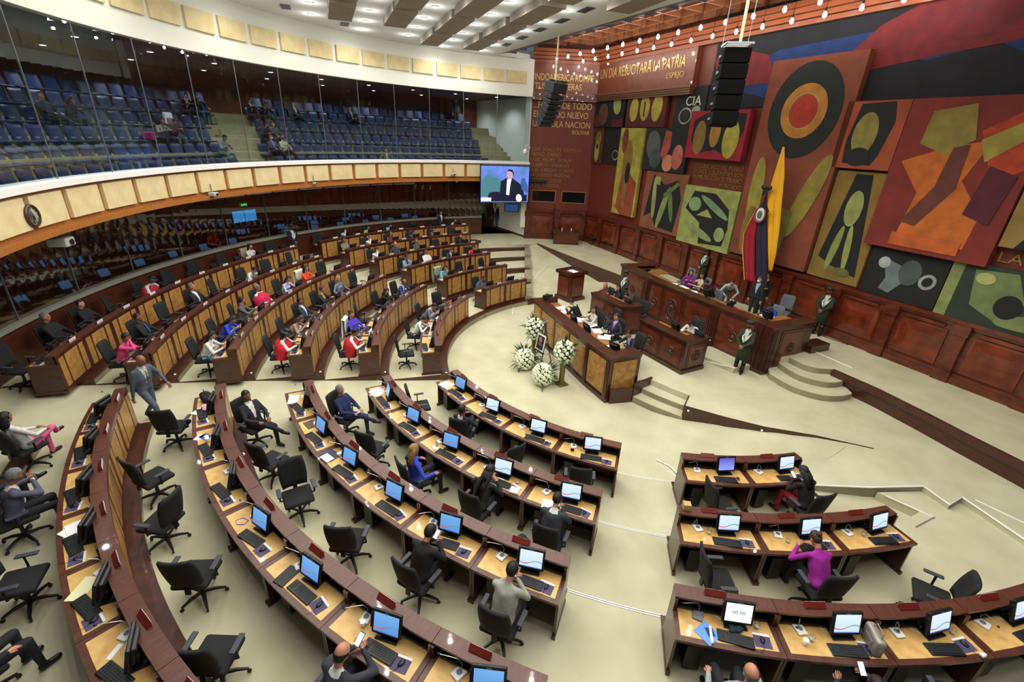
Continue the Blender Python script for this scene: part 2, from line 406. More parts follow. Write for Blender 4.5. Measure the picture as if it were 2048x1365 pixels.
# three steps up to it, three curved steps up to the dais
for i, pp in enumerate((((-.80, -2.90), (-.25, -3.45), (.42, -3.97)), ((-.47, -2.68), (0, -3.17), (.60, -3.66)))):
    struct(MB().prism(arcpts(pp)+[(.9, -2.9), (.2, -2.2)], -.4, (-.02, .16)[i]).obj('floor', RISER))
    struct(MB().prism([tuple(Vector(p)*.997) for p in arcpts(pp)]+[(.9, -2.9), (.2, -2.2)], 0, (-.016, .164)[i]).obj('floor', CARPET))
UP = [((3.72, -2.04), (3.9, -2.62), (4.15, -2.99), (4.67, -3.29), (5.2, -3.28), (5.64, -3.10)), ((4.2, -1.72), (4.39, -2.42), (4.91, -2.78), (5.3, -2.77), (5.61, -2.66)), ((4.53, -1.54), (4.71, -2.00), (5.02, -2.22), (5.54, -2.24))]
for i, pp in enumerate(UP):
    z = (.53, .71, .89)[i]
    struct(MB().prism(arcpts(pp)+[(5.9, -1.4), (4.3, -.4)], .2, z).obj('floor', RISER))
    struct(MB().prism([(p[0]+.01, p[1]+.02) for p in arcpts(pp)]+[(5.9, -1.4), (4.3, -.4)], .3, z+.004).obj('floor', CARPET))
# little step beside the middle benches
struct(MB().prism([(1.75, -.6), (2.85, .2), (3.6, -1.35), (2.7, -1.75)], .3, .52).obj('floor', CARPET))
struct(MB().tube([(1.85, -1.25, .525), (2.75, -1.72, .525)], .014, n=6).obj('trim_68', WHITEM))
# dais
dais = [(5.50, -2.27), (6.07, -3.45), (6.48, -4.71), (6.72, -5.57), (7.06, -6.63), (7.9, -9.5), (12.5, -9.5), (9.9, -4.7), (.05, 16.1), (-4.05, 16.1), (-3.25, 14.48), (-.95, 10.41), (.87, 7.42), (1.0, 6.0), (.5, 5.2), (1.2, 3.3), (2.7, .2), (3.75, -1.5), (4.9, -1.5)]
struct(MB().prism(dais, 0, DAIS).obj('floor', CARPET))
def skirt(name, pts, z0, z1, mt, th=.04, cap=None):
    m = MB()
    for a, b in zip(pts, pts[1:]):
        d = Vector((b[0]-a[0], b[1]-a[1])).normalized(); nx, ny = -d.y*th, d.x*th
        m.prism([a, b, (b[0]+nx, b[1]+ny), (a[0]+nx, a[1]+ny)], z0, z1)
        if cap: m.prism([(a[0]-nx*.3, a[1]-ny*.3), (b[0]-nx*.3, b[1]-ny*.3), (b[0]+nx*2.6, b[1]+ny*2.6), (a[0]+nx*2.6, a[1]+ny*2.6)], cap[0], cap[1])
    return struct(m.obj(name, mt))
skirt('trim_69', [(7.9, -9.5), (7.06, -6.63), (6.72, -5.57), (6.48, -4.71), (6.07, -3.45), (5.50, -2.27)], .2, .905, DARKW, cap=(.72, .915))
skirt('trim_70', [(.87, 7.42), (-.95, 10.41), (-3.25, 14.48)], -.2, .91, DARKW)
struct(MB().box((6.75, .62, .905), (.05, 2.0, .012), rot=(0, 0, -2.6)).obj('trim_71', BLACK))
struct(MB().tube([(5.55, -.75, .91), (6.15, -2.1, .91)], .016, n=6).obj('trim_72', WHITEM))
# small round floor lights on the wooden edges
def stud(p, k, where):
    o = empty('step_light', p, 0, where, 'step light', 'round step lights')
    MB().lathe([(.035, 0), (.035, .012), (.028, .016)], n=14).obj('rim', METAL, o)
    MB().lathe([(.022, .016), (.018, .022)], n=12).obj('lens', mat('stud_glow', (.85, 1, .85), .3, emit=1.2), o)
    return o
for k, (p, tl, wh) in enumerate((((.52, -4.03, .26), -.4, 'round steel step light at the tall end of the dark wedge beside the lower steps'), ((2.2, -4.83, .25), -.3, 'round steel step light halfway along the dark wedge-shaped platform side'),
        ((5.66, -2.7, .82), -.9, 'round steel step light on the dais edge beside the curved steps'), ((6.62, -5.3, .82), -1.2, 'round steel step light on the dais edge, far right'))):
    o = stud(p, k, wh); o.rotation_euler = (PI/2-.2, 0, tl+.2 if k < 2 else -PI/2+.35)
for i in range(5):
    stud(pol(RF[i]+.10, 197.0, PZ[i]+.012), i, 'round step light at the aisle end of the %s ring, left block' % ORD[i])

# ---------------- walls
# text wall, its wainscot is built with the mural wall
struct(MB().prism([(-4.05, 16.0), (.05, 16.0), (.05, 16.3), (-4.05, 16.3)], .5, 12.2).obj('wall_back', WALLRED))
# white side wall at the far end and the white column strip
wa, wb = Vector((-3.99, 16.0)), Vector((-8.3, 22.4)); d = (wb-wa).normalized(); nn = Vector((-d.y, d.x))*-.15
struct(MB().prism([wa, wb, wb+nn, wa+nn], .5, ZC).obj('wall_left', WHITEP))
struct(MB().box((-4.15, 15.93, 6.6), (.34, .12, 10), rot=(0, 0, -.3)).obj('trim_73', WHITEP))
m = MB(); th = Vector((d.y, -d.x))*-.03
struct(m.prism([wa, wb, wb+th, wa+th], .88, 1.02).obj('baseboard_left', DARKW))
# low curved wall behind the last row with a stone-grey rail, dark glass above, brown wall beyond
LW0, LW1 = 112.8, 215
struct(MB().polar(17.9, 18.1, LW0, LW1, .3, 2.0, n=80).obj('wall_rear_low', BROWNW))
struct(MB().polar(17.82, 18.18, LW0, LW1, 2.0, 2.1, n=80).obj('trim_74', mat('rail_stone', (.56, .56, .52), .5)))
for k in range(14):
    a = LW0+k*7.3; g = MB().polar(17.97, 17.99, a+.02, a+7.28, 2.1, 4.52, n=6).obj('window_%d' % (k+21), GLASSD); struct(g)
    struct(MB().polar(17.955, 18.0, a-.03, a+.03, 2.1, 4.52, n=1).obj('trim_%d' % (k+80), GREYPL))
struct(MB().polar(20.5, 20.8, 100, 225, .5, 4.7, n=80).obj('wall_rear', BROWNW))
struct(MB().polar(15.95, 24.5, 100, 222, 4.5, 4.62, n=80).obj('ceiling_lower', DARKC))
# balcony front: oak fascia, white rail
FA0, FA1 = 104.3, 216
struct(MB().polar(RB, RB+.25, FA0, FA1, 4.5, 5.52, n=90).obj('wall_balcony', OAK))
struct(MB().polar(RB-.12, RB+.3, FA0, FA1, 4.50, 4.64, n=90).obj('trim_75', OAK))
struct(MB().polar(RB-.16, RB+.34, FA0, FA1, 5.52, 5.66, n=90).obj('trim_76', WHITEM))
for k in range(23):
    a = 103.9+.45+4.97*k
    o = MB().polar(RB-.09, RB, a+.12, a+4.42, 4.77, 5.44, n=4, o=pol(RB, a)[:2]).obj('acoustic_panel', PANELC, loc=pol(RB, a))
    T(o, 'cream panel on the oak balcony front, number %s from the screen' % NUM[k], 'wall panel', 'balcony panels')
struct(MB().polar(RB, RB+.3, FA0, FA1, 9.25, ZC+.05, n=90).obj('wall_upper', WHITEP))
for k in range(22):
    a = 105.85+5.0*k
    o = MB().polar(RB-.08, RB, a, a+4.25, 9.90, 10.52, n=4, o=pol(RB, a)[:2]).obj('acoustic_panel', PANELC, loc=pol(RB, a))
    T(o, 'cream panel on the white upper wall, number %s from the red wall' % NUM[k], 'wall panel', 'upper band panels')
for k in range(15):
    a = 104.6+7.33*k
    struct(MB().polar(RB+.10, RB+.115, a+.03, a+7.3, 5.66, 9.25, n=6).obj('window_%d' % (k+1), GLASS))
    struct(MB().polar(RB+.09, RB+.125, a-.010, a+.028, 5.66, 9.25, n=1).obj('trim_%d' % (k+100), METAL))
# ceiling: white disc cut along the dark grille line
cpts = [(.15+.468*t, 2.35-.883*t) for t in (-13.2, 0, 21)]
cw = [tuple(pol(RB+.1, a)[:2]) for a in range(106, 290, 4)]
struct(MB().prism([(-4.0, 16.0)]+[c for c in cw]+[(8.5, -14), cpts[2], (-6.0, 13.95)], ZC, ZC+.3).obj('ceiling', CEILW))
u = Vector((.468, -.883)); q0 = Vector((-6.03, 14.0)); wv = Vector((.883, .468))
m = MB()
for k in range(5):
    a = q0+wv*(.06+.22*k); b = a+u*30; m.prism([a, b, b+wv*.08, a+wv*.08], ZC+.02+.05*k, ZC+.16+.05*k)
for k in range(24):
    a = q0+u*(1.2*k); m.prism([a, a+wv*1.15, a+wv*1.15+u*.05, a+u*.05], ZC+.15, ZC+.3)
struct(m.obj('ceiling_grille', mat('grille_dark', (.22, .22, .26), .5, metal=.3)))
# coffered wooden ceiling above the dais
c0 = q0+wv*1.2
struct(MB().prism([c0, c0+u*32, c0+u*32+wv*9.5, c0+wv*9.5], 12.35, 12.5).obj('ceiling_coffer', mat('coffer_brown', (.34, .19, .13), .5)))
m = MB(); BEAM = mat('coffer_beam', (.62, .40, .28), .35, coat=.3)
for k in range(26):
    a = c0+u*(1.1*k); m.prism([a, a+wv*6.6, a+wv*6.6+u*.10, a+u*.10], 11.95, 12.35)
for k in range(7):
    a = c0+wv*(1.05*k); b = a+u*28; m.prism([a, b, b+wv*.10, a+wv*.10], 11.95, 12.35)
struct(m.obj('ceiling_beams', BEAM))

# ---------------- ceiling lamps, each with an added fill light
ld = bpy.data.lights.new('downlight', 'SPOT'); ld.energy = LAMP_W; ld.spot_size = R_(158); ld.spot_blend = .7; ld.color = (1.0, .96, .88); ld.shadow_soft_size = .05
dl_p = empty('downlight', (0, 0, 0))
MB().lathe([(.13, 0), (.13, -.02), (.10, -.03), (.10, 0)], n=20).obj('rim', WHITEM, dl_p)
MB().lathe([(.098, -.012), (.09, -.02)], n=16).obj('lamp_lens', LAMPE, dl_p)
lo = bpy.data.objects.new('lamp', ld); COL.objects.link(lo); lo.parent = dl_p; lo.location = (0, 0, -.06)
lg = bpy.data.lights.new('lens_glow_and_fill', 'POINT'); lg.energy = 7.5; lg.color = (1, .98, .94); lg.shadow_soft_size = .06
lo = bpy.data.objects.new('lens_glow_and_fill', lg); COL.objects.link(lo); lo.parent = dl_p; lo.location = (0, 0, -.34)  # bulbless fill added below the lens to wash the ceiling
seal(dl_p)
vv, ww = Vector((-.37, .93)), Vector((.93, .37)); org = Vector((-5.84, 4.97))
nl = 0
for i in range(-11, 6):
    for j in range(-8, 7):
        p = org+vv*(1.93*i)+ww*(2.03*j)
        if p.length > 15.3: continue
        if (p-Vector((.15, 2.35))).dot(wv) > -.5 or (j % 1): continue
        if (p-Vector(CAMP[:2])).length < 1.5: continue
        nl += 1
        place(dl_p, (p.x, p.y, ZC), 0, 'round white ceiling downlight, place %s along, %s across the white ceiling' % (NUM[i+11], NUM[j+8]), 'downlight', 'ceiling downlights')
# taupe acoustic baffles hung between the lamps
bp_ = empty('ceiling_baffle', (0, 0, 0))
MB().box((0, 0, -.16), (.85, 2.85, .24)).obj('baffle_box', TAUPE, bp_)
for sx in (-.3, .3):
    MB().box((sx, 0, -.02), (.04, 2.5, .04)).obj('hanging_rail', METAL, bp_)
seal(bp_)
for j in range(-4, 3):
    for i, vc in enumerate((-8.5, -5.2, -1.9, 1.4, 4.75)):
        p = org+vv*vc+ww*(2.03*j-1.03)
        if p.length > 13.2 or (p-Vector((.15, 2.35))).dot(wv) > -1.6: continue
        place(bp_, (p.x, p.y, ZC), math.atan2(vv.y, vv.x)-PI/2, 'long taupe acoustic baffle under the ceiling, line %s, piece %s' % (NUM[j+4], NUM[i]), 'ceiling baffle', 'ceiling baffles')
for k, p in enumerate(((-13.45, 5.28), (-12.19, 7.91), (-2.53, 3.71), (-3.2, 5.46), (-3.96, 7.2), (-4.69, 9.03), (-5.44, 10.91))):
    v_ = empty('ceiling_vent', (p[0], p[1], ZC), math.atan2(vv.y, vv.x), 'dark slatted air vent in the white ceiling, %s of the group' % ORD[k], 'air vent', 'ceiling air vents')
    MB().box((0, 0, -.012), (.75, .34, .02)).obj('vent_frame', mat('vent_grey', (.33, .36, .42), .5), v_)
    m = MB()
    for s in range(5): m.box((0, -.12+.06*s, -.026), (.66, .02, .012))
    m.obj('vent_slats', BLACK, v_)
# bare bulbs hanging under the coffers
bulb = empty('hanging_bulb', (0, 0, 0))
MB().lathe([(.02, .09), (.042, .06), (.060, .0), (.050, -.045), (.025, -.07), (.005, -.078)], n=12).obj('glass_bulb', BULBE, bulb, smooth=True)
MB().lathe([(.03, .10), (.03, .2), (.012, .21)], n=8).obj('socket', DARKM, bulb)
MB().tube([(0, 0, .2), (0, 0, 1.3)], .008, n=5).obj('cord', DARKM, bulb)
seal(bulb)
bo = Vector((-3.70, 13.75))
for r in range(3):
    for k in range(16):
        p = bo+u*(1.12*k+(.35*r))+wv*(1.05+1.55*(2-r)*0+1.5*r)
        place(bulb, (p.x, p.y, 11.05), 0, 'bare bulb under coffered ceiling, row %s from grille, number %s from back' % (NUM[r], NUM[k]), 'light bulb', 'hanging bulbs')

# fill lamps added under the soffit to brighten the dim passage behind the glass
cl = bpy.data.lights.new('corridor_fill', 'SPOT'); cl.energy = 38; cl.spot_size = R_(150); cl.spot_blend = .8; cl.color = (1, .86, .68); cl.shadow_soft_size = .08
cp = empty('corridor_fill_lamp', (0, 0, 0)); MB().lathe([(.09, 0), (.09, -.02), (.07, -.02), (.07, 0)], n=14).obj('rim', WHITEM, cp)
lo = bpy.data.objects.new('lamp', cl); COL.objects.link(lo); lo.parent = cp; lo.location = (0, 0, -.05); seal(cp)
for k in range(11):
    place(cp, pol(19.3, 114+8.2*k, 4.5), 0, 'added fill lamp behind the dark glass, number %s from the doorway' % NUM[k], 'downlight', 'corridor fill lamps')

# ================================================================== DESKS, CHAIRS AND WHAT STANDS ON THEM
DZ = .755                                                          # desktop height above its platform
def make_desk(i, da):
    """one desk of ring i, da degrees wide; local +y points outwards to the member, origin under the ledge's outer face"""
    R = RR[i]; o = (0, R); h = da/2*.994; g = empty('desk', (0, 0, 0))
    P = lambda m, r0, r1, a0, a1, z0, z1, n=4: m.polar(R+r0, R+r1, 90+a0, 90+a1, z0, z1, n, o=o)
    P(MB(), 0, .21, -h, h, .965, 1.0).obj('ledge', DARKW if i < 0 else DESKW, g)
    m = P(MB(), .02, .05, -h, h, .05, .965)
    P(m, .0, .07, -h, h, .0, .09); P(m, .0, .06, -h, h, .90, .965)
    fp = m.obj('front_panel', DARKW, g)
    wm = h*2
    for a, b in ((-.44, -.29), (-.235, .215), (.27, .43)):
        P(MB(), .006, .022, a*wm, b*wm, .13, .87, 3).obj('inlay_panel', BURL, fp)
    P(MB(), .05, .66, -h, h, DZ-.045, DZ).obj('desktop', DESKW, g)
    P(MB(), .15, .585, -h*.90, h*.90, DZ, DZ+.003).obj('desktop_inlay', LIGHTW, g)
    P(MB(), .05, .20, -h*.97, h*.97, .80, .81).obj('under_shelf', DARKM, g)
    t = math.degrees(.035/(R+.3))
    for s in (-1, 1):
        m = MB(); a = s*(h-t/2)
        P(m, .05, .62, a-t/2, a+t/2, .05, DZ-.045, 1); P(m, .0, .66, a-t/2*1.6, a+t/2*1.6, 0, .06, 1); P(m, .02, .24, a-t/2, a+t/2, .75, .965, 1)
        m.obj('side_panel', DARKW, g)
    m = MB().rbox((h*.0+.36, .33, .30), (.22, .40, .46), .01); m.obj('computer_case', BLACK, g)
    return seal(g)
def make_monitor(scr, closed=False):
    g = empty('touch_monitor', (0, 0, 0)); t = R_(15); n = Vector((0, math.cos(t), math.sin(t)))
    MB().rbox((0, -.02, .245), (.40, .045, .335), .015, rot=(t, 0, 0)).obj('housing', BLACK, g)
    MB().rbox((0, -.06, .235), (.30, .06, .24), .02, rot=(t, 0, 0)).obj('rear_cover', BLACK, g)
    s = MB().box((0, 0, 0), (.335, .004, .262)).obj('screen', scr, g, loc=Vector((0, -.02, .247))+n*.0235); s.rotation_euler = (t, 0, 0)
    MB().rbox((.205, -.01, .25), (.018, .03, .20), .006, rot=(t, 0, 0)).obj('card_reader', BLACK, g)
    MB().box(Vector((0, -.02, .247))+n*.0235+Vector((0, -math.sin(t), math.cos(t)))*.145, (.06, .003, .008), rot=(t, 0, 0)).obj('maker_mark', GREYPL, g)
    m = MB().prism([(-.12, -.19), (.12, -.19), (.15, .06), (-.15, .06)], 0, .025); m.box((0, -.05, .08), (.16, .06, .14), rot=(t, 0, 0)); m.obj('stand', BLACK, g)
    m = MB().box((0, -.155, .075), (.20, .012, .15), rot=(.75, 0, 0)); m.obj('rear_plate', mat('rear_plate_grey', (.36, .40, .46), .4), g)
    m = MB().tube([(.12, -.16, .02), (.20, -.20, .01), (.22, -.10, .008), (.16, -.05, .01)], .006, n=5); m.obj('cable', WHITEM, g)
    return seal(g)
def make_keyboard():
    g = empty('keyboard', (0, 0, 0)); MB().rbox((0, 0, .012), (.455, .165, .022), .008).obj('tray', BLACK, g)
    m = MB()
    for r in range(5):
        for c in range(19):
            if c in (14,): continue
            m.box((-.207+c*.023, -.055+r*.024, .026), (.018, .019, .006), taper=.85)
    m.obj('key_field', mat('key_grey', (.17, .18, .20), .5), g); return seal(g)
def make_mousepad():
    g = empty('mouse_pad', (0, 0, 0)); MB().box((0, 0, .002), (.21, .18, .004)).obj('pad', PURPLE, g)
    MB().box((0, .086, .005), (.21, .03, .003)).obj('pad_edge', PAPER, g); return seal(g)
def make_mouse():
    g = empty('mouse', (0, 0, 0)); MB().ell((0, 0, .012), (.030, .052, .018)).obj('shell', BLACK, g, smooth=True)
    MB().box((0, .022, .031), (.006, .018, .005)).obj('wheel', GREYPL, g)
    MB().tube([(0, -.05, .008), (.01, -.11, .006), (-.04, -.18, .006), (-.02, -.24, .006)], .0025, n=4).obj('cord', DARKM, g); return seal(g)
def make_mic(body):
    g = empty('desk_microphone', (0, 0, 0)); m = MB().rbox((0, 0, .016), (.135, .17, .03), .03, n=4); m.obj('foot', body, g)
    MB().lathe([(.036, .031), (.032, .036)], n=16).obj('speaker_disc', GREYPL, g)
    MB().tube([(0, -.03, .03), (0, -.05, .12), (.04, -.02, .20), (.11, .05, .24), (.20, .12, .26)], .0045, n=5).obj('gooseneck', METAL, g)
    MB().ell((.215, .13, .264), (.018, .016, .012)).obj('capsule', BLACK, g); return seal(g)
def make_plate():
    g = empty('name_plate', (0, 0, 0)); MB().prism([(-.14, -.03), (.14, -.03), (.14, .03), (-.14, .03)], 0, lambda p: .075 if p[1] < 0 else .012).obj('holder', mat('plate_redwood', (.42, .13, .09), .35), g)
    m = MB().add([(-.135, -.0315, .004), (.135, -.0315, .004), (.135, -.0315, .072), (-.135, -.0315, .072)], [(0, 1, 2, 3)])
    m.box((0, -.033, .038), (.27, .003, .066)); m.obj('card', WHITEM, g)
    m = MB()
    for k in range(9): m.box((-.09+.022*k, -.0355, .038), (.013, .001, .018))
    m.obj('lettering', DARKM, g); return seal(g)
def make_chair(fab, name='office_chair'):
    g = empty(name, (0, 0, 0))
    MB().rbox((0, .0, .47), (.50, .49, .085), .04, n=3).obj('seat', fab, g, smooth=True)
    m = MB(); n = 6; k = []                                    # gently curved back
    for iz in range(7):
        z = .56+.54*iz/6; wd = .235*(1-.12*(abs(iz-3)/3)**2); yb = -.235-.10*(iz/6)
        for ix in range(7):
            x = -wd+2*wd*ix/6; k.append((x, yb+.045*(x/.235)**2, z))
    nn = len(k); vs = k+[(x, y-.045, z) for x, y, z in k]; fs = []
    for a in range(6):
        for b in range(6):
            q = a*7+b; fs += [(q, q+7, q+8, q+1), (q+nn, q+nn+1, q+nn+8, q+nn+7)]
    for b in range(6):
        fs += [(b, b+1, b+1+nn, b+nn), (42+b, 42+b+nn, 43+b+nn, 43+b), (b*7, b*7+nn, b*7+7+nn, b*7+7), (b*7+6, b*7+13, b*7+13+nn, b*7+6+nn)]
    m.add(vs, fs).obj('backrest', fab, g, smooth=True)
    MB().box((0, -.25, .5), (.07, .03, .22), rot=(-.1, 0, 0)).obj('back_bracket', BLACK, g)
    for s in (-1, 1):
        m = MB().rbox((s*.29, .02, .675), (.075, .26, .03), .013); am = m.obj('armrest', mat('arm_pad', (.22, .24, .27), .6), g)
        MB().tube([(s*.23, -.02, .45), (s*.29, -.02, .47), (s*.29, -.02, .66)], .018, n=6).obj('arm_post', BLACK, am)
    MB().lathe([(.06, .43), (.05, .40), (.028, .38), (.028, .14), (.045, .12), (.045, .08)], n=10).obj('gas_column', BLACK, g)
    m = MB(); 
    for k in range(5):
        a = 2*PI*k/5+.3; m.tube([(.03*math.cos(a), .03*math.sin(a), .115), (.17*math.cos(a), .17*math.sin(a), .11), (.30*math.cos(a), .30*math.sin(a), .075)], [.030, .026, .018], n=6)
    b = m.obj('star_base', BLACK, g)
    for k in range(5):
        a = 2*PI*k/5+.3; MB().lathe([(.02, -.014), (.028, -.01), (.028, .01), (.02, .014)], n=10).xf(Matrix.Translation((.30*math.cos(a), .30*math.sin(a), .03)) @ Matrix.Rotation(a, 4, 'Z') @ Matrix.Rotation(PI/2, 4, 'X')).obj('caster', DARKM, b)
    return seal(g)
MON_W, MON_B, MON_P = make_monitor(SCRW), make_monitor(SCRB), make_monitor(SCRP)
KB, MP, MS = make_keyboard(), make_mousepad(), make_mouse()
MIC, MICG = make_mic(WHITEM), make_mic(GREYPL)
PLATE = make_plate(); CH = make_chair(BLKFAB); CHG = make_chair(GREYFAB, 'grey_office_chair')

# blocks: name, list per ring of (start angle, end angle, number of desks), desk one is at ... end
BLK = {
 'P': ('back block', 'right', [(124.2, 145.2, 2), (123.5, 147.9, 3), (123.0, 150.0, 4), (121.8, 151.0, 5), (120.2, 151.4, 6), (117.5, 151.7, 7)]),
 'Q': ('left block', 'far end', [(155.4, 197.0, 4), (156.9, 197.6, 5), (158.4, 198.6, 6), (157.8, 199.1, 7), (157.4, 199.6, 8), (156.2, 199.9, 10)]),
 'R': ('lower middle block', 'top', [(211.0, 253.6, 4), (210.4, 252.3, 5), (209.4, 251.1, 6), (208.0, 251.8, 7), (206.9, 241.2, 7)]),
 'S': ('lower right block', 'left', [(263.8, 285.0, 2), (260.7, 286.0, 3), (258.9, 293.7, 5)]),
}
POS = {}
def frame(r, a, z): return pol(r, a, z)
def desk_item(proto, i, a, x, y, z, rz, label, cat, group, tilt=None):
    """x sideways, y outwards from the ring radius, at angle a of the desk centre"""
    c = pol(RR[i], a); t = R_(a); ox = Vector((math.sin(t), -math.cos(t), 0)); oy = Vector((math.cos(t), math.sin(t), 0))
    return place(proto, c+ox*x+oy*y+Vector((0, 0, z)), t-PI/2+rz, label, cat, group)
rnd = random.Random(3)
for b, (bname, side, rows) in BLK.items():
    for i, (a0, a1, n) in enumerate(rows):
        da = (a1-a0)/n; proto = make_desk(i, da)
        for k in range(n):
            a = a0+da*(k+.5); POS[(b, i+1, k+1)] = a; zt = PZ[i]+DZ+.003
            wh = 'desk %s from the %s, row %s, %s' % (NUM[k], side, NUM[i], bname)
            place(proto, pol(RR[i], a, PZ[i]), R_(a)-PI/2, 'curved mahogany %s' % wh, 'desk', 'curved member desks')
            j = rnd.uniform(-.04, .04); jr = rnd.uniform(-.15, .15)
            near = b in 'RS'
            mon = MON_W if (b == 'S' or (b == 'R' and (i, k) in ((0, 1), (0, 2), (0, 3), (1, 3), (1, 4), (2, 5)))) else MON_B
            if (b, i, k) == ('S', 0, 0): mon = MON_P
            sw = -.17 if b == 'S' else -.10
            desk_item(mon, i, a, sw+j, .30, zt, jr*.6+(({4: -.42, 3: (-.30, -.30, -.25, .1, .15, .2, .25)[k] if i == 3 else 0}.get(i, (-.25 if k == 0 and i > 0 else .22))) if b == 'R' else .1 if b == 'S' else 0), 'black touch monitor on %s' % wh, 'monitor', 'desk monitors')
            if not (b in 'PQ' and rnd.random() < .0):
                desk_item(PLATE, i, a, .30 if b in 'PQ' else .12, .08, PZ[i]+1.0, rnd.uniform(-.05, .05), 'name plate on the ledge of %s' % wh, 'name plate', 'name plates')
            if b in 'QRS' or i < 3:
                desk_item(KB, i, a, -.13+j, .50 if b != 'R' else .48, zt, rnd.uniform(-.12, .12)+(.12 if b == 'R' else 0), 'black keyboard on %s' % wh, 'keyboard', 'keyboards')
            if b in 'QRS':
                if (b, i, k) != ('S', 0, 0): desk_item(MP, i, a, -.44, .46, zt, rnd.uniform(-.2, .2)+PI, 'purple mouse pad on %s' % wh, 'mouse pad', 'mouse pads')
                desk_item(MS, i, a, -.44, .45, zt+.004, PI+rnd.uniform(-.4, .4), 'black mouse on %s' % wh, 'computer mouse', 'computer mice')
            mc = MICG if (b in 'PQ' or rnd.random() < .2) else MIC
            desk_item(mc, i, a, .33+rnd.uniform(-.03, .03), .24, zt, rnd.uniform(-.4, .4)+(PI if b == 'Z' else 0), 'gooseneck desk microphone on %s' % wh, 'microphone', 'desk microphones')

# ================================================================== PEOPLE
def V(*a): return Vector(a)
def ik(s, h, l1, l2, pole):
    d = h-s; D = min(d.length, (l1+l2)*.999); d.normalize(); a = (l1*l1-l2*l2+D*D)/(2*D); q = math.sqrt(max(0, l1*l1-a*a))
    p = pole-d*pole.dot(d)
    if p.length < 1e-3: p = V(0, 0, -1)-d*(-d.z)
    return s+d*a+p.normalized()*q, s+d*D
def figure_spec(pose):
    """joint positions of one pose; the person faces +y; floor at z = 0"""
    p = dict(seat=True, lean=12, twist=0, hp=15, hy=0, lh=V(-.14, .42, .82), rh=V(.14, .42, .82), cross=0, kn=.42, legs=None, side=0)
    p.update(POSES[pose])
    pz = .56 if p['seat'] else p.get('pz', .95)
    P = V(0, p.get('py', -.05) if p['seat'] else 0, pz)
    L = R_(p['lean']); up = V(math.sin(R_(p['side'])), math.sin(L), math.cos(L)).normalized(); fw = V(0, math.cos(L), -math.sin(L))
    tw = Matrix.Rotation(R_(p['twist']), 3, 'Z'); rt = tw @ V(1, 0, 0)
    C = P+up*.26; N = P+up*.49+fw*.0; SL, SR = P+up*.435-rt*.175, P+up*.435+rt*.175
    hl = R_(p['lean']*.5+p['hp']); hm = tw @ Matrix.Rotation(R_(p['hy']), 3, 'Z') @ Matrix.Rotation(-hl, 3, 'X') @ Matrix.Rotation(R_(p.get('ht', 0)), 3, 'Y')
    H = N+up*.06+hm @ V(0, .025, .125)
    s = {'P': P, 'C': C, 'N': N, 'SL': SL, 'SR': SR, 'H': H, 'hm': hm, 'up': up, 'fw': tw @ fw, 'rt': rt}
    for k, S, q, sx in (('L', SL, p['lh'], -1), ('R', SR, p['rh'], 1)):
        E_, W_ = ik(S, q, .29, .26, p.get('pole'+k, V(sx*.8, -.35, -.6))); s['E'+k] = E_; s['W'+k] = W_
    if p['legs']: s['legs'] = p['legs']
    elif p['seat']:
        kn = p['kn']; a = [(V(-.09, P.y+.02, pz-.03), V(-.14, kn, .53), V(-.15, kn+.0, .08), V(-.16, kn+.15, .04)), (V(.09, P.y+.02, pz-.03), V(.14, kn, .53), V(.15, kn+.02, .08), V(.16, kn+.17, .04))]
        if p['cross']: a[1] = (a[1][0], V(.06, kn+.02, .66), V(-.16, kn+.20, .44), V(-.20, kn+.34, .40))
        s['legs'] = a
    else:
        a = []
        for sx in (-1, 1): a.append((V(sx*.09, 0, pz-.03), V(sx*.10, .02, .50), V(sx*.11, -.01, .09), V(sx*.13, .14, .04)))
        s['legs'] = a
    return s
HEAD = V
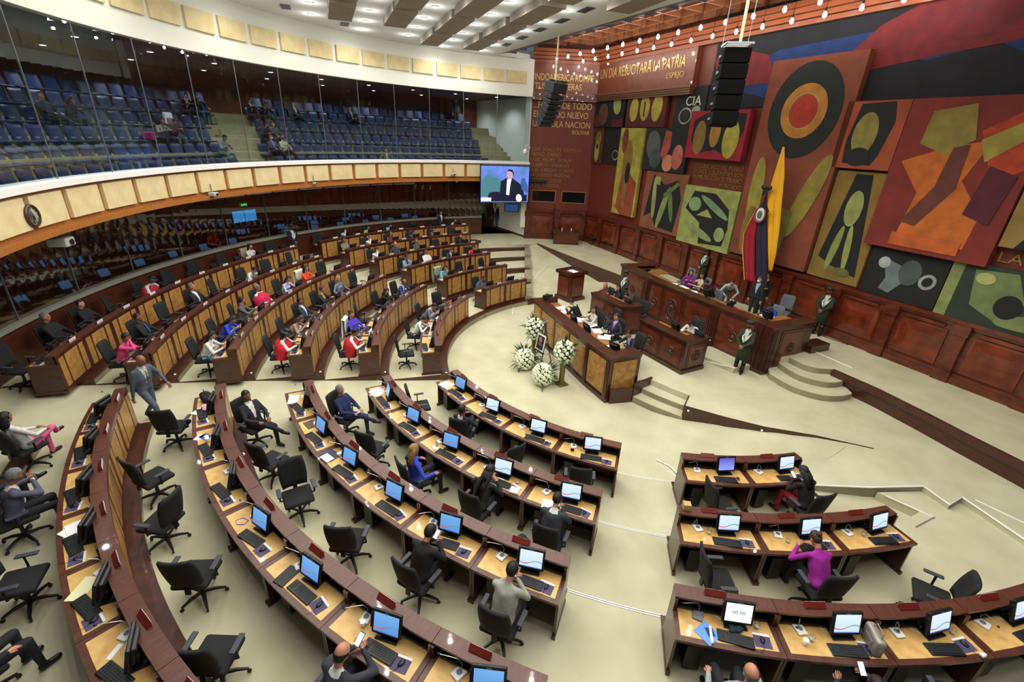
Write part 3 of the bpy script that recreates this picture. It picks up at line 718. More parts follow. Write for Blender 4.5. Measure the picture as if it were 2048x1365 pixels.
POSES = {
 'type': dict(lean=22, hp=12, lh=V(-.13, .44, .84), rh=V(.15, .46, .83)),
 'read': dict(lean=30, hp=28, lh=V(-.16, .42, .84), rh=V(.12, .40, .84)),
 'phone': dict(lean=20, hp=28, lh=V(-.05, .36, .86), rh=V(.06, .36, .86)),
 'phone_up': dict(lean=12, hp=15, lh=V(-.15, .40, .82), rh=V(.10, .34, 1.05), poleR=V(1, -.2, -.6)),
 'chin': dict(lean=20, hp=8, lh=V(-.12, .40, .84), rh=V(.05, .27, 1.12), poleR=V(.6, .6, -1)),
 'lean': dict(lean=-14, hp=6, lh=V(-.12, .28, .72), rh=V(.12, .28, .72), cross=1, py=-.02),
 'lean_side': dict(lean=-12, hp=4, twist=-12, hy=-25, lh=V(-.10, .34, .80), rh=V(.26, .20, .74), cross=1),
 'armrest': dict(lean=-4, hp=8, lh=V(-.30, .20, .72), rh=V(.30, .20, .72)),
 'talk': dict(lean=6, hp=2, hy=30, lh=V(-.14, .40, .84), rh=V(.10, .38, .94)),
 'hands_up': dict(lean=14, hp=10, lh=V(-.04, .30, 1.05), rh=V(.05, .30, 1.05)),
 'stand': dict(seat=False, lean=0, hp=6, lh=V(-.24, .05, .80), rh=V(.24, .05, .80)),
 'stand_note': dict(seat=False, lean=4, hp=22, lh=V(-.10, .30, 1.06), rh=V(.12, .28, 1.08)),
 'guard': dict(seat=False, lean=0, hp=4, lh=V(-.05, .21, .97), rh=V(.06, .23, .99), poleL=V(-1, -.3, -.3), poleR=V(1, -.3, -.3)),
 'walk': dict(seat=False, lean=8, hp=10, lh=V(-.27, .30, .98), rh=V(.26, -.05, .80), legs=[(V(-.09, 0, .92), V(-.11, -.02, .49), V(-.12, -.30, .17), V(-.12, -.20, .06)), (V(.09, 0, .92), V(.10, .26, .55), V(.11, .34, .11), V(.12, .49, .05))]),
 'bend': dict(seat=False, lean=62, hp=-15, pz=.93, lh=V(-.18, .62, .80), rh=V(.18, .58, .80), legs=[(V(-.09, 0, .90), V(-.10, -.02, .49), V(-.11, -.10, .09), V(-.12, .05, .04)), (V(.09, 0, .90), V(.10, -.02, .49), V(.11, -.10, .09), V(.12, .05, .04))]),
}
def caps(m, a, b, ra, rb, n=10):
    a, b = Vector(a), Vector(b); d = b-a
    if d.length < 1e-4: d = V(0, 0, .001)
    u_ = d.normalized(); pts = []; rs = []
    for t in (-.95, -.7, -.35, 0): pts.append(a+u_*ra*t); rs.append(ra*math.sqrt(max(.02, 1-t*t)))
    for t in (.0, .35, .7, .95): pts.append(b+u_*rb*t); rs.append(rb*math.sqrt(max(.02, 1-t*t)))
    m.tube(pts, rs, n=n)
def build_body(pose, female=False, vox=.017):
    s = figure_spec(pose); m = MB(); seg = []                       # seg: (a, b, r, material slot)
    def C_(a, b, ra, rb, slot): caps(m, a, b, ra, rb); seg.append((Vector(a), Vector(b), (ra+rb)/2, slot))
    P, C, N, up, rt, fw, hm, H = [s[k] for k in ('P', 'C', 'N', 'up', 'rt', 'fw', 'hm', 'H')]
    g = .88 if female else 1.0
    for sx in (-1, 1):
        C_(P+rt*sx*.065, P+up*.08+rt*sx*.06, .115, .11*g, 1 if s['legs'] and POSES[pose].get('seat', True) else 2)
        C_(P+up*.08+rt*sx*.055, C+rt*sx*.07+fw*.01, .11*g, .118*g, 1); C_(C+rt*sx*.07+fw*.01, P+up*.38+rt*sx*.075, .118*g, .10*g, 1)
    C_(s['SL']*.93+s['SR']*.07-up*.01, s['SR']*.93+s['SL']*.07-up*.01, .066*g, .066*g, 1)
    C_(P+up*.10-fw*.015, P+up*.36-fw*.02, .105*g, .11*g, 1); C_(P+up*.36-fw*.02, P+up*.42-fw*.01, .10*g, .085*g, 1)
    for sx in (-1, 1): C_(P+up*.43+rt*sx*.10-fw*.005, N-up*.01, .060*g, .052, 1)
    C_(P+up*.40, N, .085*g, .055, 1); C_(N-up*.01, H-hm @ V(0, .02, .06), .053*g, .05, 0)
    if female:
        for sx in (-1, 1): C_(C+rt*sx*.065+up*.06+fw*.075, C+rt*sx*.065+up*.05+fw*.085, .062, .06, 1)
    for k, S in (('L', s['SL']), ('R', s['SR'])):
        C_(S, s['E'+k], .058*g, .047*g, 1); C_(s['E'+k], s['W'+k], .047*g, .034, 1)
        d = (s['W'+k]-s['E'+k]).normalized(); C_(s['W'+k]+d*.005, s['W'+k]+d*.07, .026, .033, 0)
        s['d'+k] = d
    for a, b, c, e in s['legs']:
        C_(a, b, .088, .062, 2); C_(b, c, .060, .042, 2); C_(c+V(0, -.02, -.03), e, .043, .036, 3)
    # head: skull, jaw, nose, ears, chin
    k0 = len(m.v); m.ell((0, 0, .015), (.077, .095, .105), nu=16, nv=12); m.ell((0, .025, -.045), (.057, .066, .068), nu=14, nv=10)
    m.tube([(0, .088, .018), (0, .112, -.020), (0, .098, -.030)], [.008, .015, .010], n=8); m.ell((0, .078, -.090), (.024, .018, .016))
    for sx in (-1, 1): m.ell((sx*.080, -.005, -.010), (.010, .020, .030)); m.ell((sx*.045, .055, -.025), (.024, .028, .022))
    m.xf(Matrix.Translation(H) @ hm.to_4x4(), k0); seg.append((H-hm @ V(0, 0, .05), H+hm @ V(0, 0, .04), .105, 0))
    me = m.mesh('b'); o = bpy.data.objects.new('tmp', me); COL.objects.link(o)
    r = o.modifiers.new('r', 'REMESH'); r.mode = 'VOXEL'; r.voxel_size = vox; r.use_smooth_shade = True
    q = o.modifiers.new('s', 'SMOOTH'); q.factor = .5; q.iterations = 4
    return s, o, seg
def finish_body(s, o, seg, pose, dg, jacket=True):
    me = bpy.data.meshes.new_from_object(o.evaluated_get(dg)); bpy.data.objects.remove(o)
    n = len(me.polygons); c = np.empty(n*3); me.polygons.foreach_get('center', c); c = c.reshape(-1, 3)
    best = np.full(n, 9.); slot = np.zeros(n, int)
    for a, b, r, k in seg:
        a, b = np.array(a), np.array(b); d = b-a; t = np.clip(((c-a)@d)/max(d@d, 1e-9), 0, 1); D = np.linalg.norm(c-a-t[:, None]*d, axis=1)-r
        w_ = D < best; best[w_] = D[w_]; slot[w_] = k
    P, up, fw, rt = [np.array(s[k]) for k in ('P', 'up', 'fw', 'rt')]
    q = c-P; hu = q@up; hx = np.abs(q@rt); hf = q@fw                # shirt triangle of an open jacket
    slot[(slot == 1) & (hf > .06) & (hu > .12) & (hx < .012+.16*(hu-.12)) & (hx < .06)] = 4
    slot[(slot == 1) & (hu > .455) & (hx < .07)] = 4
    me.polygons.foreach_set('material_index', slot.astype(np.int32))
    # fingers, thumbs, eyes and mouth as fine detail of the same mesh
    m = MB()
    for k, sx in (('L', -1), ('R', 1)):
        d = s['d'+k]; W_ = s['W'+k]; up_ = V(0, 0, 1) if abs(d.z) < .8 else V(0, 1, 0); side = d.cross(up_).normalized()*(-sx if True else 1); nrm = side.cross(d).normalized()
        if nrm.z < 0: nrm = -nrm
        for f, (of, ln) in enumerate(((-.027, .058), (-.009, .072), (.009, .078), (.027, .070))):
            b0 = W_+d*.085+side*of; b1 = b0+d*ln*.55-nrm*.010; b2 = b0+d*ln-nrm*(.028+.004*f)
            m.tube([b0-d*.03, b0, b1, b2], [.010, .0095, .0085, .0065], n=6)
        t0 = W_+d*.02-side*.024; m.tube([t0, t0+d*.030-side*.020-nrm*.006, t0+d*.058-side*.022-nrm*.014], [.012, .0105, .008], n=6)
    nf0 = len(m.f)
    k0 = len(m.v)
    for sx in (-1, 1): m.ell((sx*.030, .086, .012), (.011, .008, .007), mi=5, nu=8, nv=6); m.box((sx*.031, .094, .034), (.030, .008, .006), mi=5)
    m.box((0, .094, -.056), (.040, .010, .007), mi=6)
    m.xf(Matrix.Translation(s['H']) @ s['hm'].to_4x4(), k0)
    bm = bmesh.new(); bm.from_mesh(me); e = bpy.data.meshes.new('e'); e.from_pydata(m.v, [], m.f); e.polygons.foreach_set('material_index', m.m); e.polygons.foreach_set('use_smooth', [True]*len(m.f)); bm.from_mesh(e); bm.to_mesh(me); bm.free()
    bpy.data.meshes.remove(e)
    return me
LIP = mat('lip', (.55, .28, .24), .5)
BODY = {}
keys = [(p, f) for p in POSES for f in (False, True) if not (f and p in ('guard', 'walk', 'bend', 'stand'))]
tmp = [(k, build_body(*k)) for k in keys]
bpy.context.view_layer.update(); dgx = bpy.context.evaluated_depsgraph_get()
for k, (s_, o_, g_) in tmp: BODY[k] = (finish_body(s_, o_, g_, k[0], dgx), s_)
# hair and hats in head space
def cap_mesh(name, rx=.085, ry=.103, rz=.113, front=.45, low=-.02, long=0, top=9, back=-.075):
    """a cap of hair open at the face; long > 0 hangs down the back"""
    bm = bmesh.new(); bmesh.ops.create_uvsphere(bm, u_segments=20, v_segments=14, radius=1)
    for v in bm.verts: v.co = Vector((v.co.x*rx, v.co.y*ry-.006, v.co.z*rz+.020))
    for v in bm.verts: v.co *= 1+.03*math.sin(v.co.x*90)*math.cos(v.co.y*70)
    dl = [v for v in bm.verts if (v.co.y > .035 and v.co.z < .060) or (v.co.y > -.03 and v.co.z < low) or v.co.z < back or v.co.z > top]
    bmesh.ops.delete(bm, geom=dl, context='VERTS')
    if long:
        m = MB()
        for a in range(-4, 5):
            t = a/4*1.15; x, y = math.sin(t)*.078, -math.cos(t)*.080
            m.tube([(x*.9, y*.7, .07), (x*1.1, y*1.05, -.03), (x*1.15, y*1.25-.01, -.12), (x*1.0, y*1.25-.02, -.12-long*.6), (x*.8, y*1.1-.02, -.12-long)], [.018, .026, .028, .024, .010], n=7)
        e = m.mesh('x'); bm.from_mesh(e); bpy.data.meshes.remove(e)
    me = bpy.data.meshes.new(name); bm.to_mesh(me); bm.free(); me.polygons.foreach_set('use_smooth', [True]*len(me.polygons)); return me
HM = {'short': cap_mesh('hair'), 'bald': cap_mesh('hair', top=.055, rx=.084, ry=.10), 'long': cap_mesh('hair', long=.22), 'bob': cap_mesh('hair', long=.06, rx=.094, ry=.112),
      'vlong': cap_mesh('hair', long=.40, rx=.094, ry=.112)}
b_ = cap_mesh('hair'); bm = bmesh.new(); bm.from_mesh(b_); e = MB().ell((0, -.10, .075), (.045, .04, .045)).mesh('x'); bm.from_mesh(e); bm.to_mesh(b_); bm.free(); HM['bun'] = b_
HAT = MB().lathe([(.17, .045), (.165, .052), (.10, .060), (.098, .12), (.085, .150), (.03, .155)], n=24).mesh('hat', True)
KEPI = MB().lathe([(.098, .045), (.098, .085), (.115, .105), (.110, .125), (.04, .135)], n=20).box((0, .11, .052), (.12, .06, .008)).mesh('cap', True)
MASK = MB().ell((0, .060, -.045), (.062, .062, .050)).mesh('face_mask', True)
def mesh_obj(name, me, mts, parent, mtx=None):
    o = bpy.data.objects.new(name, me); COL.objects.link(o); o.parent = parent
    mts = mts if isinstance(mts, list) else [mts]
    while len(me.materials) < len(mts): me.materials.append(None)
    for k, x in enumerate(mts): o.material_slots[k].link = 'OBJECT'; o.material_slots[k].material = x
    if mtx is not None: o.matrix_local = mtx
    return o
FAB = {}
def fab(c, r=.85):
    k = tuple(round(x, 2) for x in c)
    if k not in FAB: FAB[k] = mat('cloth_%02d%02d%02d' % tuple(int(x*99) for x in k), k, r, c2=tuple(x*.86 for x in k), scale=14)
    return FAB[k]
NPEOPLE = 0
def person(pose, loc, rz, label, top=(.10, .11, .15), trou=(.10, .11, .14), shirt=None, skin=0, hair='short', hc='b', hat=None, mask=None, tie=None, fem=False, phone=False, poncho=None, scale=1.0, shoes=(.05, .05, .05), extra=None, prop=None):
    global NPEOPLE; NPEOPLE += 1
    me, s = BODY[(pose, fem) if (pose, fem) in BODY else (pose, False)]
    root = empty('person', loc, rz, label, 'person'); root.scale = (scale,)*3
    b = mesh_obj('body', me, [SKINS[skin], fab(top), fab(trou), fab(shoes, .4), fab(shirt) if shirt else fab(top), DARKM, LIP], root)
    Hm = Matrix.Translation(s['H']) @ s['hm'].to_4x4()
    hcm = {'b': HAIRB, 'g': HAIRG, 'n': HAIRBR, 'y': HAIRBL}[hc]
    if hair: mesh_obj('hair', HM[hair], hcm, root, Hm)
    if hat == 'hat': mesh_obj('hat', HAT, DARKM, root, Hm)
    if hat == 'kepi': mesh_obj('officer_cap', KEPI, fab((.16, .19, .12)), root, Hm)
    if mask: mesh_obj('face_mask', MASK, fab(mask), root, Hm)
    up, fw, P, rt = s['up'], s['fw'], s['P'], s['rt']
    if tie:
        a, c_ = P+up*.44+fw*.105, P+up*.16+fw*.135
        m = MB().tube([a, a*.9+c_*.1+fw*.012, c_+up*.04, c_], [.014, .014, .024, .006], n=6); m.obj('tie', fab(tie), root, smooth=True)
    if poncho:
        m = MB(); rows = []
        for t in range(7):
            f_ = t/6; ce = P+up*(.49-.44*f_)+fw*(.02+.05*f_); ring = []
            for j in range(20):
                a = 2*PI*j/20; wr = .07+.27*min(1, f_*3.4)**.6+.03*f_; dr = .085+.15*min(1, f_*3)**.6
                ring.append(ce+rt*math.cos(a)*wr+fw*math.sin(a)*dr+V(0, 0, -.10*f_*abs(math.cos(a))+.012*math.sin(5*a)*f_))
            rows.append(ring)
        vs = [v for r in rows for v in r]; fs = [(a*20+b_, a*20+(b_+1) % 20, (a+1)*20+(b_+1) % 20, (a+1)*20+b_) for a in range(6) for b_ in range(20)]
        m.add(vs, fs).obj('poncho', fab(poncho), root, smooth=True)
    if pose == 'guard':
        m = MB()
        for k in range(3):
            m.tube([P+up*.42+rt*(-.13)+fw*.06, P+up*(.30-.04*k)+rt*(-.06)+fw*(.135+.005*k), P+up*(.20-.05*k)+rt*.02+fw*.145, P+up*(.30-.03*k)+rt*.08+fw*.14, P+up*.40+rt*.04+fw*.12], .011, n=6)
        m.obj('white_cord', WHITEM, root, smooth=True)
        MB().lathe([(.175, .48), (.16, .75), (.165, .98)], n=16).obj('coat_skirt', fab((.15, .19, .14)), root, smooth=True)
        m = MB(); [m.lathe([(.066, .03), (.060, .25), (.070, .42)], c=(sx*.105, .0, 0), n=10) for sx in (-1, 1)]; m.obj('boots', mat('boot_black', (.03, .03, .035), .2), root, smooth=True)
    if phone:
        h = (s['WL']+s['WR'])/2 if phone == 'both' else s['WR']; dd = s['dR']
        o = empty('smartphone', (0, 0, 0), 0, 'lit smartphone held by the %s' % label[:60].split(' in ')[0].split(' at ')[0] if False else 'lit smartphone in the hands of the ' + ' '.join(label.split()[:8]).replace('person ', 'person ').rstrip(','), 'phone')
        Mw = Matrix.Translation(loc) @ Matrix.Rotation(rz, 4, 'Z') @ Matrix.Translation(h+dd*.10+V(0, .01, .035)) @ Matrix.Rotation(R_(35), 4, 'X')
        o.matrix_world = Mw
        MB().rbox((0, 0, 0), (.075, .15, .009), .004).obj('case', BLACK, o); MB().box((0, 0, .0055), (.066, .135, .001)).obj('display', mat('phone_glow', (.60, .72, 1), .3, emit=1.6), o)
    return root
def at_desk(b, row, k, pose, label, out=.92, dx=0, rz=0, chair=True, ck=None, **kw):
    """seat a person behind a member desk, with the chair"""
    a = POS[(b, row, k)]; t = R_(a); c = pol(RR[row-1]+out, a, PZ[row-1]+.003); c += Vector((math.sin(t), -math.cos(t), 0))*dx
    person(pose, c, t+PI/2+rz, label, **kw)
    if chair:
        bname, side, rows = BLK[b]
        place(ck or CH, c+pol(.04, a), t+PI/2+rz, 'occupied office chair at desk %s from the %s, row %s, %s' % (NUM[k-1], side if side != 'far end' else 'end', NUM[row-1], bname), 'office chair', 'member chairs')
    OCC.add((b, row, k)); return c
OCC = set()
BLU, WHT, NVY, GRY, CHAR = (.20, .30, .78), (.90, .90, .88), (.12, .16, .30), (.42, .45, .52), (.13, .14, .17)
# ---- lower middle block
at_desk('R', 1, 2, 'lean_side', 'person in navy suit, white shirt and striped tie, turned sideways at front row', top=(.10, .12, .2), shirt=WHT, tie=(.5, .15, .3), rz=.5, out=1.10, dx=.05, skin=1)
at_desk('R', 2, 1, 'lean', 'grey-haired person in dark blue suit holding a phone, second row, upper end', top=(.13, .17, .36), trou=(.13, .17, .33), hc='g', rz=-.9, out=1.3, phone=True)
at_desk('R', 2, 3, 'armrest', 'blonde person in bright blue top with bare lace shoulders, second row', top=BLU, hair='long', hc='y', fem=True, out=1.15, rz=-.2)
at_desk('R', 2, 4, 'read', 'person with very long dark hair in black jacket, reading papers, second row', top=(.11, .10, .10), hair='vlong', fem=True, out=.98)
at_desk('R', 2, 5, 'phone', 'person in charcoal suit hunched over papers beside the aisle, second row', top=(.20, .22, .26), shirt=WHT, phone=True, out=1.0)
at_desk('R', 3, 1, 'lean', 'dark-suited person with legs crossed leaning back at upper end, third row', top=CHAR, rz=-1.0, out=1.35, shirt=WHT, skin=1)
at_desk('R', 3, 5, 'phone', 'person in black suit leaning on the desk over a phone, third row', top=(.09, .09, .10), phone=True, out=.95)
at_desk('R', 3, 6, 'phone', 'person in pale grey jacket seen from behind beside the aisle, third row', top=(.66, .67, .62), trou=(.3, .3, .3), phone=True, out=.95)
at_desk('R', 4, 6, 'phone_up', 'person in dark grey suit looking at a raised phone, fourth row', top=(.20, .21, .25), shirt=WHT, phone=True, out=1.02, hair='bald', hc='b')
at_desk('R', 5, 1, 'lean', 'long-haired person in white top and bright pink trousers, far left', top=(.88, .88, .87), trou=(.93, .42, .60), hair='bob', skin=1, fem=True, rz=.9, out=1.5, dx=-.25)
at_desk('R', 5, 2, 'lean', 'person in dark navy suit leaning back beside the pink trousers', top=(.08, .12, .22), rz=.6, out=1.6, dx=-.45)
at_desk('R', 5, 3, 'hands_up', 'grey-haired person in grey suit with hands clasped in front of the face', top=(.34, .34, .42), shirt=WHT, hc='g', rz=.25, out=1.2, dx=.2, skin=1)
at_desk('R', 5, 5, 'armrest', 'person in black clothes at left edge of the photo, back row', top=(.08, .08, .09), rz=.4, out=1.5)
# ---- lower right block
at_desk('S', 1, 2, 'phone', 'person with long black hair and black top using a phone, front right row', top=(.07, .07, .08), trou=(.6, .1, .15), hair='long', fem=True, phone=True, rz=.1, dx=-.2, out=1.0)
at_desk('S', 2, 2, 'read', 'person with tied-up hair in magenta purple top bent over the desk', top=(.62, .12, .60), hair='bun', hc='n', fem=True, out=.98)
at_desk('S', 3, 1, 'armrest', 'bald person in pale grey suit at the bottom edge of the photo', top=(.60, .64, .66), hair='bald', hc='g', out=1.18, dx=.05)
at_desk('S', 3, 2, 'phone_up', 'person in navy suit holding up a phone at the bottom edge', top=(.12, .15, .24), out=1.32, dx=.12, phone=True, skin=1)
# ---- left block
at_desk('Q', 1, 2, 'read', 'person in blue grey suit leaning over the desk, front row of left block', top=(.40, .44, .52), shirt=WHT)
at_desk('Q', 1, 3, 'read', 'person in white jacket bent over papers, front row of left block', top=(.92, .92, .90), fem=True, hair='short')
at_desk('Q', 2, 1, 'type', 'bald person in royal blue suit at the far end of the second row', top=(.16, .24, .52), hair='bald', skin=1, shirt=WHT)
at_desk('Q', 2, 2, 'chin', 'person with long black hair in black, beside the bald person in blue', top=(.07, .07, .08), hair='long', fem=True)
at_desk('Q', 2, 4, 'lean', 'person in violet blue blouse and white trousers leaning back in second row', top=(.30, .24, .78), trou=(.9, .9, .88), fem=True, hair='bun', rz=-.5)
at_desk('Q', 2, 5, 'type', 'person in red poncho with tied black hair at near end of second row', top=WHT, poncho=(.74, .10, .14), skin=1, hair='short')
at_desk('Q', 3, 2, 'armrest', 'blonde person in grey jacket with back to us, third row far part', top=(.45, .49, .56), hair='long', hc='y', fem=True)
at_desk('Q', 3, 3, 'talk', 'brown-haired person in dark jacket and yellow shirt, third row', top=(.15, .16, .2), shirt=(.8, .7, .3), hair='short', hc='n', fem=True)
at_desk('Q', 3, 4, 'lean', 'person in open charcoal suit and pale blue shirt leaning back, third row', top=(.17, .18, .22), shirt=(.8, .88, .97), skin=1)
at_desk('Q', 3, 5, 'read', 'light brown-haired person in dusty pink blouse, third row', top=(.70, .58, .54), hair='long', hc='n', fem=True)
at_desk('Q', 3, 6, 'type', 'person in crimson poncho and black brimmed hat, near end of third row', top=WHT, poncho=(.80, .08, .17), hat='hat', skin=1, hair='long')
at_desk('Q', 4, 2, 'talk', 'person in orange red top beside a cream jacket, fourth row', top=(.90, .30, .16), fem=True, hair='long')
at_desk('Q', 4, 3, 'type', 'person in pale lilac blouse, fourth row', top=(.74, .76, .90), fem=True, hair='long')
at_desk('Q', 4, 4, 'lean', 'white-haired person in cherry red poncho, fourth row', top=WHT, poncho=(.78, .10, .28), hc='g', skin=1)
at_desk('Q', 4, 6, 'read', 'person in bright blue blouse near the hair bow, fourth row', top=(.20, .30, .85), fem=True, hair='long')
at_desk('Q', 4, 5, 'talk', 'person in grey pinstripe jacket beside the bright blue blouse', top=(.38, .37, .37), hair='short', rz=.3)
at_desk('Q', 4, 7, 'type', 'person in white embroidered blouse and teal skirt, near end of fourth row', top=(.92, .94, .93), trou=(.10, .55, .58), fem=True, hair='long')
at_desk('Q', 5, 3, 'read', 'person in cream white jacket, fifth row far part', top=(.86, .88, .82), shirt=(.5, .6, .7))
at_desk('Q', 5, 5, 'lean', 'grey-haired person in black coat with white stripe, fifth row', top=(.08, .09, .11), hc='g', shirt=WHT)
at_desk('Q', 5, 7, 'lean', 'dark-suited person with blue tie in shade, fifth row near part', top=(.10, .10, .12), tie=(.3, .45, .7), hair='short', skin=1)
at_desk('Q', 5, 8, 'chin', 'person in hot pink jacket at near end of fifth row', top=(.92, .32, .55), fem=True, hair='short', skin=1)
at_desk('Q', 6, 2, 'talk', 'dark-haired person in white blouse, back row far part', top=(.86, .86, .82), fem=True, hair='bob')
at_desk('Q', 6, 6, 'type', 'person in red poncho and black hat, back row of left block', top=WHT, poncho=(.68, .08, .20), hat='hat', skin=1)
at_desk('Q', 6, 9, 'lean', 'large grey-haired person in black suit, back row near part', top=(.08, .085, .10), hc='g', scale=1.08)
at_desk('Q', 6, 8, 'lean', 'person in dark clothes with pink face, back row beside the large suit', top=(.10, .10, .12), skin=2)
# ---- back block
at_desk('P', 1, 2, 'type', 'person in black and white striped poncho, front row of back block', top=(.2, .2, .22), poncho=(.30, .30, .36), skin=1)
at_desk('P', 2, 3, 'type', 'person in turquoise jacket, second row of back block', top=(.45, .72, .76), fem=True, hair='long')
at_desk('P', 3, 1, 'type', 'curly-haired person in coral red jacket, third row of back block', top=(.90, .22, .26), fem=True, hair='bob')
at_desk('P', 3, 2, 'type', 'person in navy blue suit and white shirt, third row of back block', top=(.16, .20, .38), shirt=WHT)
at_desk('P', 3, 3, 'lean', 'person in white shirt leaning back, third row of back block', top=(.90, .90, .89), skin=1)
at_desk('P', 3, 4, 'talk', 'person in light grey blue suit at left end of third row', top=(.55, .60, .66), skin=1, shirt=(.2, .2, .5))
at_desk('P', 4, 1, 'armrest', 'person in black sleeveless top, right end of fourth row', top=(.12, .10, .10), fem=True, hair='long')
at_desk('P', 4, 3, 'lean', 'person in olive green jacket, fourth row of back block', top=(.28, .31, .24), hc='n')
at_desk('P', 4, 4, 'armrest', 'bald-fronted person in dark jacket, fourth row of back block', top=(.22, .24, .30), hair='bald', hc='g')
at_desk('P', 4, 5, 'chin', 'long-haired person in white blouse, left end of fourth row', top=(.93, .93, .93), fem=True, hair='long')
at_desk('P', 5, 2, 'hands_up', 'person in grey green suit with joined hands, fifth row of back block', top=(.35, .37, .33))
at_desk('P', 5, 3, 'chin', 'person in mid blue shirt, fifth row of back block', top=(.25, .33, .55), skin=1)
at_desk('P', 5, 4, 'talk', 'person in burgundy blouse, fifth row of back block', top=(.45, .18, .25), fem=True, hair='long')
at_desk('P', 5, 5, 'chin', 'grey-haired person in white shirt, fifth row of back block', top=(.90, .90, .86), hc='g')
at_desk('P', 5, 6, 'lean', 'brown-jacketed person leaning back, left end of fifth row', top=(.50, .46, .40), skin=1)
at_desk('P', 6, 1, 'type', 'person in white shirt at the right end of the last row', top=(.80, .80, .78))
at_desk('P', 6, 4, 'phone', 'person in pale blue shirt, last row of back block', top=(.62, .74, .88), skin=2)
at_desk('P', 6, 5, 'type', 'person in yellow blouse, last row of back block', top=(.75, .72, .25), fem=True, hair='bob')
at_desk('P', 6, 6, 'chin', 'person in cream blouse beside a yellow chair, last row', top=(.85, .85, .80), fem=True, hair='bob')
person('stand', pol(17.35, 122.7, PZ[5]), R_(122.7+95), 'standing person in black suit and white shirt behind the last row', top=(.10, .10, .09), shirt=WHT)
# empty chairs: (ring, desk) with turn and offset; every desk without a person gets one
OFF = {('R', 1, 1): (1.35, .2, -.25), ('R', 1, 3): (1.2, .1, 1.2), ('R', 1, 4): (1.0, 0, .25), ('R', 2, 2): (1.25, .0, .5), ('R', 3, 2): (1.30, 0, .5), ('R', 3, 3): (1.25, .1, -1.8),
       ('R', 3, 4): (1.15, 0, .6), ('R', 4, 1): (1.05, .1, 1.2), ('R', 4, 2): (1.35, -.1, .5), ('R', 4, 3): (1.35, .1, 2.3), ('R', 4, 4): (1.2, .1, .8), ('R', 4, 5): (1.5, .2, .6), ('R', 4, 7): (1.0, 0, .3),
       ('S', 1, 1): (.95, .05, -1.4), ('S', 2, 1): (1.05, .15, -1.5), ('S', 2, 3): (1.35, -.25, .75), ('Q', 1, 4): (1.1, 0, .1)}
SKIPC = {('P', 1, 1), ('S', 3, 5), ('R', 5, 7)}
rnd = random.Random(11)
for (b, row, k), a in POS.items():
    if (b, row, k) in OCC or (b, row, k) in SKIPC: continue
    out, dx, rz = OFF.get((b, row, k), (1.0+rnd.uniform(-.05, .12), rnd.uniform(-.1, .1), rnd.uniform(-.5, .5)))
    bname, side, rows = BLK[b]
    desk_item(CH, row-1, a, dx, out, PZ[row-1]+.003, PI+rz, 'empty office chair at desk %s from the %s, row %s, %s' % (NUM[k-1], side, NUM[row-1], bname), 'office chair', 'member chairs')

